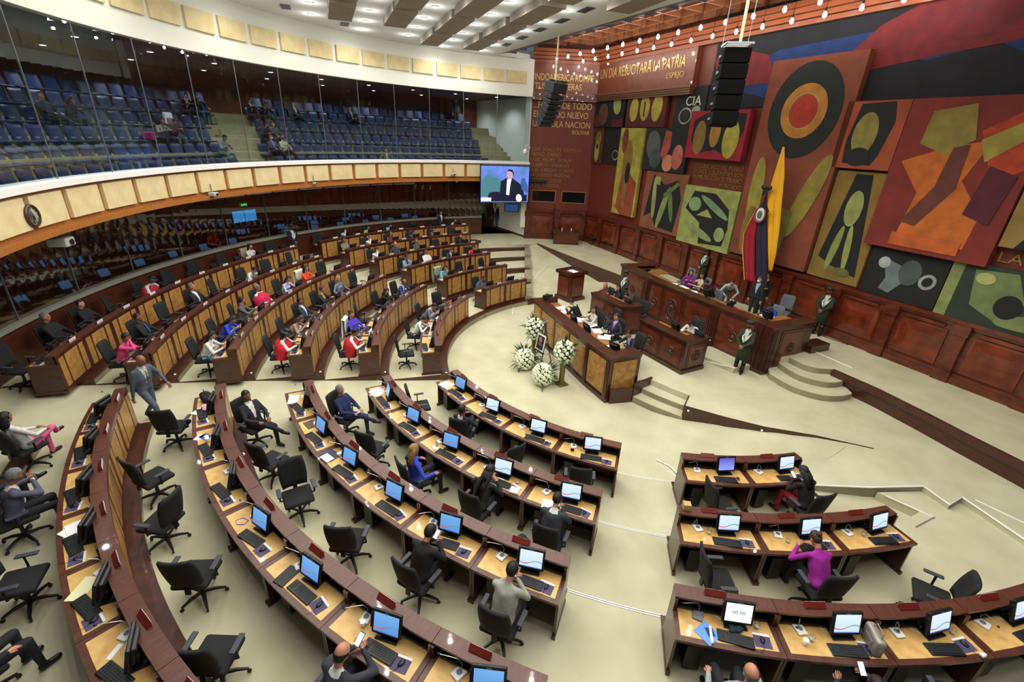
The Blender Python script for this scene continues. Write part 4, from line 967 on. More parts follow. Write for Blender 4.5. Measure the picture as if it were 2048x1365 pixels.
# ================================================================== BENCHES ON THE PLATFORMS
def off(pts, d):
    """polyline shifted sideways by d (to the left of its direction)"""
    P = [Vector(p) for p in pts]; out = []
    for i, p in enumerate(P):
        t = V(0, 0)
        if i: t = (p-P[i-1]).normalized()
        t2 = (P[i+1]-p).normalized() if i < len(P)-1 else t
        if not i: t = t2
        n1, n2 = Vector((-t.y, t.x)), Vector((-t2.y, t2.x)); n = (n1+n2)
        n = n/ max(.4, n.length)*1.0; n = n.normalized()/max(.5, n.normalized().dot(n1))
        out.append(p+n*d)
    return out
def V2(a): return Vector(a)
def strip(m, pts, d0, d1, z0, z1):
    a, b = off(pts, d0), off(pts, d1)
    for i in range(len(pts)-1): m.prism([a[i], a[i+1], b[i+1], b[i]], z0, z1)
    return m
def local(o, pts): return [(p[0]-o[0], p[1]-o[1]) for p in pts]
def bench(name, pts, z0, zt, label, cat, panels, pm, wood, top_d=.38, desk_z=-.24, desk_d=.62, inner=True, floor_in=None, medal=(), ov=.06):
    """a counter following pts (its outer face), seats are on the left side of the direction"""
    o = (pts[0][0], pts[0][1], z0); P = local(o, pts); g = empty(name, o, 0, label, cat); H = zt-z0
    strip(MB(), P, 0, .06, 0, H-.05).obj('front_wall', wood, g)
    strip(MB(), P, -ov, top_d, H-.05, H).obj('counter_top', wood, g)
    strip(MB(), P, -ov*.5, .06, H-.13, H-.05).obj('cornice', wood, g)
    strip(MB(), P, -.05, .02, 0, .13).obj('plinth', wood, g)
    if inner:
        fz = (floor_in if floor_in is not None else z0)-z0
        strip(MB(), P, .08, top_d+desk_d, H+desk_z-.04, H+desk_z).obj('writing_surface', mat('bench_desktop', (.66, .46, .25), .4, c2=(.52, .34, .17), scale=5), g)
        strip(MB(), P, top_d+desk_d-.12, top_d+desk_d-.08, fz, H+desk_z-.04).obj('inner_apron', wood, g) if False else None
    for (i, a, b) in panels:                                            # segment, from, to (fractions): raised panels
        p, q = Vector(P[i]), Vector(P[i+1]); d = q-p; L = d.length; d.normalize(); n = Vector((d.y, -d.x))
        s, e = p+d*L*a, p+d*L*b
        MB().prism([s, e, e+n*.02, s+n*.02], .22, H-.2).obj('raised_panel', pm, g)
        MB().prism([s+d*.06+n*.02, e-d*.06+n*.02, e-d*.06+n*.035, s+d*.06+n*.035], .29, H-.27).obj('panel_field', pm, g)
    for (i, a) in medal:
        p, q = Vector(P[i]), Vector(P[i+1]); d = (q-p); c = p+d*a; d.normalize(); n = Vector((d.y, -d.x)); h = .5*H
        m = MB().lathe([(.19, 0), (.19, .015), (.15, .03), (.15, .02), (.05, .02), (.05, .045), (.01, .05)], n=20)
        for k in range(10): m.ell((.10*math.cos(k*PI/5), .10*math.sin(k*PI/5), .02), (.035, .018, .015), rot=(0, 0, k*PI/5), nu=8, nv=5)
        M_ = Matrix.Translation((c.x+n.x*.035, c.y+n.y*.035, h)) @ Matrix(((d.x, 0, n.x, 0), (d.y, 0, n.y, 0), (0, 1, 0, 0), (0, 0, 0, 1)))
        m.xf(M_).obj('carved_rosette', wood, g, smooth=True)
    return g
def pilaster(g, P, i, a, H, wood, wdt=.16, z0=.13):
    p, q = Vector(P[i]), Vector(P[i+1]); d = (q-p); c = p+d*a; d.normalize(); n = Vector((d.y, -d.x))
    m = MB()
    for k in (-1, 0, 1): m.prism([c+d*(k*wdt*.33-.02), c+d*(k*wdt*.33+.02), c+d*(k*wdt*.33+.02)+n*.055, c+d*(k*wdt*.33-.02)+n*.055], z0, H-.13)
    m.prism([c-d*wdt*.6, c+d*wdt*.6, c+d*wdt*.6+n*.03, c-d*wdt*.6+n*.03], z0, H-.13); m.obj('pilaster', wood, g)
# secretaries' bench: front towards the well. direction chosen so that seats are on the left side
sb = [(-.60, -2.62), (-1.57, -3.0)][::-1]
tb = [(-3.70, 2.12), (-3.42, 1.30), (-2.98, .20), (-2.12, -1.95), (-1.60, -3.02), (-.60, -2.58)]
g = bench('secretaries_bench', tb, WELL+.004, 1.31, 'long mahogany secretaries bench with honey wood front panels, behind the white flowers', 'bench',
          [(0, .12, .95), (1, .05, .95), (2, .04, .46), (2, .52, .96), (3, .10, .86), (4, .12, .88)], BURL, DARKW)
for k in ((3, .02), (3, .95)): pilaster(g, local(tb[0], tb), k[0], k[1], 1.5, DARKW)
MB().prism(local(tb[0], [(-3.70, 2.12), (-2.75, 2.45), (-2.75, 2.41), (-3.70, 2.08)]), .55, 1.5).obj('end_panel', DARKW, g)
# wooden cheek beside the lower steps
struct(skirt('trim_77', [(-.12, -2.38), (-.80, -2.90)], WELL, .42, DARKW, th=.06))
struct(skirt('trim_78', [(-.80, -2.90), (-1.5, -3.06)], WELL, .30, DARKW, th=.05))
lb = [(-1.39, 2.63), (-.50, 1.03), (.34, 1.24)]
g = bench('middle_bench', lb, MID, 1.50, 'dark mahogany middle bench nearer the rostrum, people in maroon and grey behind it', 'bench', [(0, .08, .48), (0, .55, .93), (1, .15, .85)], REDW, DARKW, medal=[(0, .28), (0, .74)])
rb_ = [(-.10, -.20), (.92, -1.99), (1.80, -1.50)]
g = bench('middle_bench', rb_, MID, 1.50, 'dark mahogany middle bench nearer the camera with two monitors on it', 'bench', [(0, .08, .48), (0, .55, .93), (1, .15, .85)], REDW, DARKW, medal=[(0, .28), (0, .74), (1, .5)])
mb = [(2.0, 6.05), (.33, 5.48), (1.04, 3.26), (2.52, .13), (3.60, -1.75), (5.32, -1.0)]
g = bench('presiding_bench', mb, MID, 2.0, 'long carved mahogany presiding bench in front of the painted wall', 'bench',
          [(1, .15, .85), (2, .04, .24), (2, .30, .56), (2, .62, .95), (3, .12, .72), (4, .25, .78)], REDW, DARKW, top_d=.42, desk_z=-.20, desk_d=.70, floor_in=DAIS, medal=[(1, .5), (2, .14), (2, .80), (3, .42), (4, .52)])
P = local(mb[0], mb)
for k in ((2, .0), (2, .98), (3, .04), (3, .80), (3, .95), (4, .08)): pilaster(g, P, k[0], k[1], 1.65, DARKW, .22)
m = MB(); p, q = Vector(P[2]), Vector(P[3]); d = q-p; c = p+d*.43; d.normalize(); n = Vector((d.y, -d.x))
m.lathe([(.30, 0), (.30, .03), (.26, .05), (.26, .03), (.16, .035), (.14, .07), (.04, .09)], n=24)
for k in range(14): m.ell((.20*math.cos(k*PI/7), .20*math.sin(k*PI/7), .04), (.06, .025, .02), rot=(0, 0, k*PI/7+.6), nu=8, nv=5)
m.xf(Matrix.Translation((c.x+n.x*.035, c.y+n.y*.035, .80)) @ Matrix(((d.x, 0, n.x, 0), (d.y, 0, n.y, 0), (0, 1, 0, 0), (0, 0, 0, 1))) @ Matrix.Diagonal((1, 1.5, 1, 1))).obj('carved_emblem', DARKW, g, smooth=True)
MB().box((5.5-2.0+.2, -1.0-6.05+.25, .98-.35), (.9, .5, .34), rot=(0, 0, .41)).obj('foot_block', DARKW, g)
# rostrum (lectern)
rc = Vector((-1.95, 5.20)); ra = math.atan2(.84, -.63)-PI/2
g = empty('rostrum', (rc.x, rc.y, MID+.004), ra, 'tall dark mahogany rostrum with a sloping top and microphones', 'rostrum')
MB().box((0, 0, .07), (1.02, .98, .14), taper=.96).obj('base', DARKW, g)
m = MB().box((0, 0, .66), (.86, .80, 1.06)); m.obj('body', DARKW, g)
for p, r in (((0, -.402, .66), 0), ((.432, 0, .66), PI/2), ((0, .402, .66), PI), ((-.432, 0, .66), -PI/2)):
    MB().box((0, -.012, 0), (.64, .024, .84)).xf(Matrix.Translation(p) @ Matrix.Rotation(r, 4, 'Z')).obj('raised_panel', REDW, g)
m = MB()
for p, d_ in (((0, -.46, 1.26), (1.06, .09, .13)), ((0, .46, 1.26), (1.06, .09, .13)), ((-.49, 0, 1.26), (.09, .9, .13)), ((.49, 0, 1.26), (.09, .9, .13))): m.box(p, d_)
m.obj('top_moulding', DARKW, g)
MB().prism([(-.44, -.42), (.44, -.42), (.44, .42), (-.44, .42)], 1.18, lambda p: 1.22+.06*(p[0]+.44)).obj('reading_slope', DESKW, g)
MB().box((.05, .0, 1.268), (.30, .42, .006), rot=(0, -.06, .1)).obj('paper_sheet', PAPER, g)
for s in (-.08, .08):
    MB().tube([(-.10, s, 1.23), (-.14, s, 1.36), (-.05, s*1.2, 1.46), (.02, s*1.2, 1.48)], .012, n=6).obj('microphone_neck', BLACK, g)
# table against the red text wall, side bench chairs
g = empty('side_table', (-1.37, 14.85, DAIS), -.02, 'reddish wooden table in front of the red inscription wall', 'table')
MB().box((0, 0, .36), (1.55, .95, .72)).obj('body', REDW, g); MB().box((0, 0, .745), (1.68, 1.08, .05)).obj('table_top', DARKW, g)
MB().box((0, -.48, .36), (1.3, .02, .5)).obj('front_panel', REDW, g); MB().box((0, -.47, .04), (1.62, .10, .08)).obj('plinth', DARKW, g)
for k, (x, y) in enumerate(((-.25, .1), (.35, .12))):
    T(MB().lathe([(.03, 0), (.035, .10), (.03, .16)], n=10).obj('cup', WHITEM, loc=(-1.37+x, 14.85+y, DAIS+.772)), '%s white cup on the reddish table by the inscription wall' % ('left', 'right')[k], 'cup')
T(MB().box((0, 0, .0), (.06, .05, 2.2)).obj('upright_pole', DARKM, loc=(-2.15, 15.72, DAIS+1.12)), 'thin black upright post beside the reddish table', 'pole')
place(CH, (.45, 14.6, DAIS+.003), 2.4, 'black office chair on the dais beside the reddish table', 'office chair')
for k in range(3):
    g = empty('stool', (1.0+.35*k, 13.55-.5*k, DAIS), .4, '%s low dark stool by the panelled wall, far end of the dais' % ORD[k], 'stool')
    MB().box((0, 0, .43), (.36, .36, .04)).obj('seat', DARKM, g)
    for sx in (-1, 1):
        for sy in (-1, 1): MB().tube([(sx*.14, sy*.14, .42), (sx*.17, sy*.17, 0)], .012, n=6).obj('leg', DARKM, g)
# people on the platforms
def look(frm, to): return math.atan2(to[1]-frm[1], to[0]-frm[0])-PI/2
def seated(p, z, ang, pose, label, ck=None, chair=True, **kw):
    person(pose, (p[0], p[1], z+.003), ang, label, **kw)
    if chair: place(ck or CH, (p[0], p[1], z+.003), ang, 'occupied chair of the ' + ' '.join(label.split()[:9]), 'office chair', 'platform chairs')
fa = look((0, 0), (-.92, -.38))
seated((-2.05, 1.25), MID, fa-.9, 'read', 'person in open black blazer and pale shirt bending over the secretaries bench', top=(.08, .08, .09), shirt=(.72, .76, .74), hair='short', chair=False)
seated((-1.62, .35), MID, fa-.1, 'talk', 'long-haired person in cream patterned blouse at the secretaries bench', top=(.80, .78, .70), hair='vlong', fem=True)
seated((-1.02, -.35), MID, fa+.1, 'armrest', 'person in navy suit with violet tie at the secretaries bench', top=(.12, .15, .20), shirt=(.75, .65, .90), tie=(.42, .25, .75), hc='n')
seated((-.62, -1.55), MID, fa+.05, 'type', 'person in dark navy suit at the near end of the secretaries bench', top=(.10, .13, .20), shirt=(.7, .7, .8))
seated((-.72, 3.35), MID, fa+.0, 'talk', 'blonde person in maroon blouse behind the farther middle bench', top=(.42, .12, .20), hair='long', hc='y', fem=True)
seated((-.22, 3.15), MID, fa-.1, 'talk', 'dark-haired person in black jacket behind the farther middle bench', top=(.09, .10, .12), hair='long', fem=True)
seated((.12, 2.35), MID, fa+.0, 'type', 'person in mid grey suit leaning on the farther middle bench', top=(.38, .41, .45))
seated((1.82, -.10), MID, fa+.4, 'read', 'person in white blouse hunched behind the nearer middle bench', top=(.92, .92, .92), fem=True, hair='long')
CG = CHG
seated((2.95, 4.05), DAIS, fa+.6, 'talk', 'brown-haired person in bright purple blouse at the presiding bench', CG, top=(.50, .10, .52), hair='bob', hc='n', fem=True)
seated((3.28, 3.60), DAIS, fa-.3, 'talk', 'long-haired person in cream floral blouse at the presiding bench', CG, top=(.80, .74, .62), hair='vlong', fem=True)
seated((3.55, 3.05), DAIS, fa-.2, 'read', 'person in black jacket at the presiding bench beside a bending man', CG, top=(.07, .08, .10), hair='short', chair=False)
person('bend', (4.15, 2.95, DAIS+.003), fa+.9, 'standing person in light grey jacket bending over at the presiding bench', top=(.68, .72, .70), trou=(.3, .32, .33))
person('stand', (4.80, 1.95, DAIS+.003), fa+.2, 'masked person in dark suit standing behind the presiding bench', top=(.10, .12, .14), shirt=(.6, .7, .8), mask=(.92, .92, .92), hc='n')
person('stand', (5.40, 2.55, DAIS+.003), fa-.1, 'person in black suit and white shirt standing before the flag', top=(.06, .07, .07), shirt=WHT)
seated((4.62, .28), DAIS, fa+.1, 'phone', 'person in bright blue shirt using a phone at the presiding bench', CG, top=(.14, .24, .68), skin=1)
for p, a, l in (((3.15, 5.1), fa, 'empty grey office chair beside the purple blouse'), ((3.75, 2.2), fa+2.9, 'empty grey office chair turned away, middle of the presiding bench'), ((5.75, 1.55), fa+.4, 'empty grey office chair behind the bench before the flag')):
    place(CG, (p[0], p[1], DAIS+.003), a, l, 'office chair', 'platform chairs')
place(CH, (-.95, .72, MID+.003), fa, 'empty black office chair between the two seated secretaries', 'office chair', 'platform chairs')
place(CH, (.35, 1.75, MID+.003), fa+.3, 'empty black office chair at the farther middle bench', 'office chair', 'platform chairs')
GU = dict(top=(.17, .21, .15), trou=(.15, .18, .13), skin=1, hat='kepi', mask=(.05, .05, .05), scale=1.03, shirt=(.8, .8, .75))
person('guard', (2.90, -1.66+.0, MID+.003), fa+.35, 'guard in dark green uniform with white cords before the presiding bench', **GU)
person('guard', (6.62, .62, DAIS+.003), fa+.2, 'guard in dark green uniform against the panelled wall, far right', **GU)
person('guard', (.15, 3.72, MID+.003), fa+.1, 'guard in dark green uniform at the far end of the middle bench', **GU)
person('guard', (4.30, 6.15, DAIS+.003), fa, 'guard in dark green uniform against the wall behind the purple blouse', **GU)
person('guard', pol(17.35, 154.1, PZ[5]+.003), R_(154.1+80), 'guard in black uniform with white cords behind the left block', **{**GU, 'top': (.08, .08, .09)})
person('stand', (-6.15, 18.75, .903), fa+1.2, 'person in dark jacket and jeans standing in the doorway by the white wall', top=(.09, .09, .12), trou=(.28, .36, .48), shirt=WHT)
person('stand', (-7.05, 19.1, .903), fa+1.5, 'person in grey sweater standing deeper in the doorway', top=(.45, .48, .50), trou=(.12, .14, .2))
person('stand_note', pol(19.3, 162.7, .903), R_(162.7+90), 'person in orange safety vest behind the dark glass', top=(.92, .32, .18), trou=(.12, .15, .25))
person('walk', (-12.75, -6.22, .57), 4.55, 'bald person in grey blue suit walking across the aisle', top=(.32, .37, .45), trou=(.32, .37, .45), shirt=(.78, .80, .74), tie=(.5, .5, .46), hair=None, skin=1, scale=1.04)
# things on the benches
def onb(proto, p, z, a, label, cat): return place(proto, (p[0], p[1], z), a, label, cat, 'bench equipment')
for k, (p, z, a, l) in enumerate((((.95, -.75), 1.267, fa+PI, 'black monitor on the nearer middle bench, far end'), ((1.50, -1.45), 1.267, fa+PI, 'black monitor on the nearer middle bench, near end'), ((-.15, 1.55), 1.267, fa+PI, 'black monitor on the farther middle bench'),
        ((-2.35, .0), 1.077, fa+PI, 'black monitor on the secretaries bench behind the portrait'), ((-2.0, -.8), 1.077, fa+PI, 'black monitor in the middle of the secretaries bench'), ((-1.35, -2.25), 1.077, fa+PI+.3, 'black monitor at the near end of the secretaries bench'),
        ((2.75, 1.55), 1.807, fa+PI, 'black monitor on the presiding bench by the grey chair'), ((3.95, -.62), 1.807, fa+PI, 'black monitor on the presiding bench before the blue shirt'))):
    onb(MON_B, p, z, a, l, 'monitor')
def sheet(p, z, rz, w_, h_, label, m_=PAPER, cat='paper'):
    return T(MB().box((0, 0, .002), (w_, h_, .004)).obj('paper', m_, loc=(p[0], p[1], z), rz=rz), label, cat)
rnd = random.Random(5)
for k, (p, z, wh) in enumerate((((-2.75, 1.7), 1.075, 'at the far end of the secretaries bench'), ((-2.6, 1.3), 1.075, 'near the black camera on the secretaries bench'), ((-2.1, .55), 1.075, 'before the bending secretary'), ((-1.75, .05), 1.075, 'before the cream blouse'),
        ((-1.6, -.45), 1.075, 'before the violet tie'), ((-1.45, -1.0), 1.075, 'in the middle of the secretaries bench'), ((-1.25, -1.7), 1.075, 'before the near-end secretary'), ((2.0, 3.2), 1.805, 'on the presiding bench before the purple blouse'), ((2.3, 2.85), 1.805, 'on the presiding bench before the floral blouse'),
        ((2.45, 2.3), 1.805, 'on the presiding bench before the black jacket'), ((-.35, 1.9), 1.265, 'before the mid grey suit'), ((1.75, -1.15), 1.265, 'beside the hunched white blouse'), ((4.2, -.15), 1.805, 'before the bright blue shirt'))):
    sheet(p, z, rnd.uniform(0, 3), .30, .42, 'white paper sheets %s' % wh)
    if k in (0, 3, 5): sheet((p[0]+.12, p[1]+.1), z+.005, rnd.uniform(0, 3), .22, .30, 'smaller loose white sheet %s' % wh)
sheet((2.98, 1.05), 1.805, .5, .24, .33, 'yellow folder on the presiding bench', mat('yellow_paper', (.88, .72, .30), .8), 'folder')
sheet((3.55, .05), 1.805, .4, .30, .36, 'dark red folder on the presiding bench', mat('red_folder', (.45, .10, .12), .6), 'folder')
for p, z, l in (((-3.25, 1.95), 1.312, 'black video camera with microphone at the far corner of the secretaries bench'), ((3.25, .62), 1.805, 'black camera unit with cables on the presiding bench'), ((1.2, 4.7), 1.805, 'black speaker unit on the far end of the presiding bench')):
    g = empty('video_camera', (p[0], p[1], z), 2.2, l, 'camera')
    MB().rbox((0, 0, .13), (.14, .30, .14), .02).obj('camera_body', BLACK, g); MB().lathe([(.05, 0), (.055, .12), (.06, .13)], n=14).xf(Matrix.Translation((0, -.15, .13)) @ Matrix.Rotation(PI/2, 4, 'X')).obj('lens', DARKM, g)
    MB().tube([(0, .1, .20), (0, 0, .27), (0, -.1, .20)], .012, n=6).obj('handle', BLACK, g); MB().box((0, 0, .03), (.16, .16, .06)).obj('mount', BLACK, g)

# ================================================================== MURAL WALL, WAINSCOT, INSCRIPTIONS
MA, MBv = Vector((0.0, 16.0)), Vector((9.7, -4.8)); mu = (MBv-MA).normalized(); mn = Vector((mu.y, -mu.x))
MW = Matrix(((mu.x, -mn.x, 0, MA.x), (mu.y, -mn.y, 0, MA.y), (0, 0, 1, 0), (0, 0, 0, 1)))      # local x along the wall, -y into the room, z up
TW = Matrix(((1, 0, 0, -4.0), (0, 1, 0, 16.0), (0, 0, 1, 0), (0, 0, 0, 1)))
def wallobj(o, M_): o.matrix_world = M_ @ o.matrix_local; return o
def onwall(M_, s, z, d): return M_ @ Vector((s, -d, z))
ang_m = math.atan2(mu.y, mu.x)
o = MB().box((14.5, .16, 6.4), (31, .3, 12)).obj('wall_mural', WALLRED); struct(wallobj(o, MW))
for M_, s0, s1, tag in ((MW, 0, 29, 1), (TW, 0, 4.0, 2)):
    m = MB(); m.box(((s0+s1)/2, -.04, 1.85), (s1-s0, .10, 1.9))
    m.box(((s0+s1)/2, -.10, 2.72), (s1-s0, .24, .12)); m.box(((s0+s1)/2, -.08, 2.62), (s1-s0, .18, .08)); m.box(((s0+s1)/2, -.10, 1.0), (s1-s0, .26, .22)); m.box(((s0+s1)/2, -.09, 1.15), (s1-s0, .20, .10))
    struct(wallobj(m.obj('trim_9%d' % tag, REDW), M_))
    pitch_ = 1.85 if tag == 1 else 1.9; n = int((s1-s0)/pitch_)+1
    k = 0; s = (20.44 % 1.85) if tag == 1 else .15
    while s < s1:
        m = MB().box((s, -.15, 1.86), (.34, .14, 1.60)); m.box((s, -.17, 1.06), (.42, .24, .34)); m.box((s, -.17, 2.50), (.42, .20, .30))
        struct(wallobj(m.obj('trim_9%d' % tag, REDW), M_))
        if s+pitch_ < s1+.4:
            c = s+pitch_/2; m = MB(); w_ = pitch_-.62
            m.box((c, -.105, 1.82), (w_, .05, 1.12)); m.box((c, -.125, 2.48), (w_*.8, .06, .10))
            m.add([(c-w_/2+.06, -.13, 1.32), (c+w_/2-.06, -.13, 1.32), (c+w_/2-.06, -.13, 2.32), (c-w_/2+.06, -.13, 2.32), (c-w_/2+.30, -.17, 1.56), (c+w_/2-.30, -.17, 1.56), (c+w_/2-.30, -.17, 2.08), (c-w_/2+.30, -.17, 2.08)],
                  [(0, 1, 5, 4), (1, 2, 6, 5), (2, 3, 7, 6), (3, 0, 4, 7), (4, 5, 6, 7)])
            struct(wallobj(m.obj('trim_9%d' % (tag+2), mat('wainscot_field', (.50, .21, .10), .3, c2=(.30, .10, .05), scale=2.4, coat=.4, detail=8)), M_))
        s += pitch_
# inscription bands and cornices
for M_, s0, s1, z0, z1, zz in ((MW, -.05, 7.85, 9.55, 11.05, 1), (TW, .0, 4.05, 9.5, 11.05, 2)):
    m = MB().box(((s0+s1)/2, -.13, (z0+z1)/2), (s1-s0, .26, z1-z0)); struct(wallobj(m.obj('wall_band', mat('band_red', (.50, .25, .18), .4, c2=(.42, .19, .13), scale=3, coat=.3)), M_))
    m = MB()
    for k in range(4): m.box(((s0+s1)/2, -.17-.03*k, z0+.03+.09*k-.36), (s1-s0+.1*k, .30+.06*k, .09))
    struct(wallobj(m.obj('trim_95', mat('moulding_brown', (.46, .28, .22), .4, coat=.3)), M_))
m = MB()
for k in range(4): m.box((14, -.16-.07*k, 11.12+.17*k), (29, .32+.14*k, .15))
struct(wallobj(m.obj('trim_96', mat('cornice_orange', (.58, .32, .20), .35, coat=.4)), MW))
m = MB()
for k in range(4): m.box((2, -.16-.07*k, 11.12+.17*k), (4.1, .32+.14*k, .15))
struct(wallobj(m.obj('trim_97', MATS['cornice_orange']), TW))
def text(s, M_, s0, z0, h, width, d, m_, label, cat='inscription', align='LEFT', depth=.02):
    cu = bpy.data.curves.new('t', 'FONT'); cu.body = s; cu.size = h*1.38; cu.extrude = depth/2; cu.resolution_u = 3
    o = bpy.data.objects.new('t', cu); COL.objects.link(o); bpy.context.view_layer.update()
    me = bpy.data.meshes.new_from_object(o.evaluated_get(bpy.context.evaluated_depsgraph_get())); bpy.data.objects.remove(o)
    xs = [v.co.x for v in me.vertices]; x0, x1 = min(xs), max(xs); k = width/(x1-x0)
    n = len(me.vertices); co = np.empty(n*3); me.vertices.foreach_get('co', co); co = co.reshape(-1, 3)
    co = np.stack([(co[:, 0]-x0)*k, -co[:, 2], co[:, 1]], 1); me.vertices.foreach_set('co', co.ravel()); me.materials.clear(); me.materials.append(m_)
    ob = bpy.data.objects.new('inscription', me); COL.objects.link(ob)
    ob.matrix_world = M_ @ Matrix.Translation((s0, -d, z0)); 
    if label: T(ob, label, cat)
    return ob
text('UN DIA RESUCITARA LA PATRIA', MW, .35, 10.32, .50, 6.9, .275, GOLD, 'golden letters UN DIA RESUCITARA LA PATRIA on the upper band')
text('ESPEJO', MW, 6.05, 9.93, .24, 1.2, .275, GOLD, 'small golden letters ESPEJO under the end of the upper band inscription')
for s, x0, z, h, w_ in (('INDOAMERICA·ROMPE', .12, 10.16, .36, 3.42), ('TUS FRONTERAS', .14, 9.70, .34, 2.75), ('...FORJAR DE TODO', .14, 8.72, .36, 3.5), ('EL MUNDO NUEVO', .17, 8.22, .36, 3.3), ('UNA SOLA NACION', .14, 7.70, .36, 3.5), ('BOLIVAR', 2.6, 7.34, .24, 1.05)):
    text(s, TW, x0, z, h, w_, .275 if z > 9.5 else .02, GOLD, 'golden letters %s on the red back wall' % s.strip('.').replace('·', ' '))
for k, (s, w_) in enumerate((('JOSE  JOAQUIN  OLMEDO', 3.1), ('PEDRO  CARBO', 1.85), ('LUIS  FELIPE  BORJA', 2.55), ('ROBERTO  ANDRADE', 2.45), ('LUIS  VARGAS  TORRES', 2.75), ('BAQUERIZO  MORENO', 2.55), ('ARIZAGA  LUQUE', 2.0), ('JAIME  ROLDOS', 1.85))):
    text(s, TW, .16, 6.33-.305*k, .215, w_, .02, GOLDD, 'golden name, line %s of the list on the red back wall' % NUM[k])
for k, (s, x0, w_) in enumerate((('DESGRACIADO DEL PUEBLO', 8.75, 2.75), ('DONDE LOS JOVENES SON', 8.75, 2.8), ('HUMILDES CON EL TIRANO', 8.75, 2.8), ('MONTALVO', 10.4, 1.2))):
    text(s, MW, x0, 6.12-.24*k-.02*(k == 3), .19, w_, .02, GOLDD, 'dim golden line, %s of the lines under the three-faces panel' % ORD[k])
text('LAS C', MW, 20.42, 4.52, .28, 1.2, .02, GOLDD, 'faint letters LAS C at the right edge of the painted wall')
# dark projection-room windows in the text wall
for k, (s0, s1) in enumerate(((.33, 1.85), (2.27, 3.80))):
    g = empty('booth_window', (-4+(s0+s1)/2, 16.0, 3.62), 0, '%s dark booth window with a pale frame in the red back wall' % ('left', 'right')[k], 'window'); hw, hh = (s1-s0)/2, .35
    m = MB()
    for c, d_ in (((0, -.02, hh), (2*hw+.08, .05, .05)), ((0, -.02, -hh), (2*hw+.08, .05, .05)), ((-hw, -.02, 0), (.05, .05, 2*hh)), ((hw, -.02, 0), (.05, .05, 2*hh))): m.box(c, d_)
    m.obj('window_frame', OAK, g); MB().box((0, -.01, 0), (2*hw, .012, 2*hh)).obj('dark_pane', mat('booth_glass', (.03, .04, .05), .08), g)
# painted boards: real flat panels standing off the wall, with plain abstract shapes in the photograph's colours
def board(s0, s1, z0, z1, d, base, shapes, label, c2=None):
    g = empty('painted_panel', (0, 0, 0), 0, label, 'painting'); g.matrix_world = MW @ Matrix.Translation(((s0+s1)/2, 0, (z0+z1)/2)); W_, H_ = (s1-s0), (z1-z0)
    MB().box((0, -(d+.02+min(.075, d*.3))/2, 0), (W_, d+.02-min(.075, d*.3), H_)).obj('board', [mat('paint_%02d%02d%02d' % tuple(int(x*99) for x in base), base, .8, c2=c2 or tuple(x*.82 for x in base), scale=1.5)], g)
    for q, sh in enumerate(shapes):
        kind, col, a = sh[0], sh[1], sh[2:]; m = MB(); y = -d-.024-.004*q
        if kind == 'e': 
            cx, cz, rx, rz = a[:4]; ro = a[4] if len(a) > 4 else 0; pts = []
            for t in range(28):
                th = 2*PI*t/28; x, z = rx*math.cos(th), rz*math.sin(th); pts.append((cx+(x*math.cos(ro)-z*math.sin(ro))*1.0/W_*W_ if False else cx*W_+(x*W_*math.cos(ro)-z*H_*math.sin(ro)), cz*H_+(x*W_*math.sin(ro)+z*H_*math.cos(ro))))
        else: pts = [(x*W_, z*H_) for x, z in (a[0] if kind == 'p' else [(a[0], a[2]), (a[1], a[2]), (a[1], a[3]), (a[0], a[3])])]
        n = len(pts); vs = [(x, y, z) for x, z in pts]+[(x, y+.012, z) for x, z in pts]
        m.add(vs, [tuple(range(n)), tuple(range(n, 2*n))[::-1]]+[(i, n+i, n+(i+1) % n, (i+1) % n) for i in range(n)])
        m.obj('painted_shape', mat('paint_%02d%02d%02d' % tuple(int(x*99) for x in col), col, .8, c2=tuple(x*.78 for x in col), scale=2.5), g)
    return g
YEL, OCH, BLK_, BRK, CRM, GRN, PGR, ORG, MAR, RED_, BLUE_, NAV, TAN = (.70, .66, .26), (.56, .45, .20), (.08, .09, .09), (.50, .24, .16), (.40, .10, .12), (.40, .48, .28), (.62, .66, .36), (.80, .42, .17), (.35, .11, .12), (.50, .13, .16), (.07, .22, .46), (.09, .10, .15), (.55, .44, .21)
DGR, GY = (.16, .20, .17), (.62, .66, .62)
board(.10, 2.95, 7.80, 9.48, .18, BLK_, [('e', (.42, .26, .16), -.2, -.1, .16, .34), ('e', (.34, .20, .13), -.36, -.3, .14, .2), ('e', PGR, .25, .18, .12, .3, .2), ('r', MAR, .15, .5, -.5, -.25)], 'black painted panel with brown and pale green ovals, far upper left of the wall')
board(3.22, 6.38, 7.80, 9.48, .22, MAR, [('e', YEL, -.30, 0, .11, .34), ('e', YEL, -.02, .04, .12, .36, .08), ('e', YEL, .28, .03, .12, .38, -.1), ('r', BLK_, -.04, -.01, -.2, .2)], 'maroon painted panel with three yellow ovals, top row')
g = board(6.85, 8.75, 7.72, 9.50, .10, (.12, .14, .14), [('e', GY, -.1, -.18, .22, .20), ('e', (.14, .16, .16), -.1, -.18, .18, .16), ('e', GY, .24, -.05, .14, .10)], 'black painted panel lettered CIA at the top')
o = text('CIA', MW, 7.55, 8.72, .40, .95, .14, mat('paint_pale', (.78, .82, .74), .8), None); o.name = 'lettering'; o.parent = g; o.matrix_parent_inverse = g.matrix_world.inverted()
board(.10, 1.15, 5.78, 7.78, .10, (.33, .17, .12), [('e', OCH, 0, .2, .28, .2), ('e', YEL, -.05, -.15, .22, .3), ('e', BLK_, -.05, -.02, .1, .08)], 'small brown panel with ochre ovals, far left of the painted wall')
board(1.30, 2.90, 5.85, 7.78, .10, BLK_, [('e', GY, .25, -.25, .2, .14), ('e', BLK_, .25, -.25, .17, .11)], 'small black panel with a pale ring, left part of the wall')
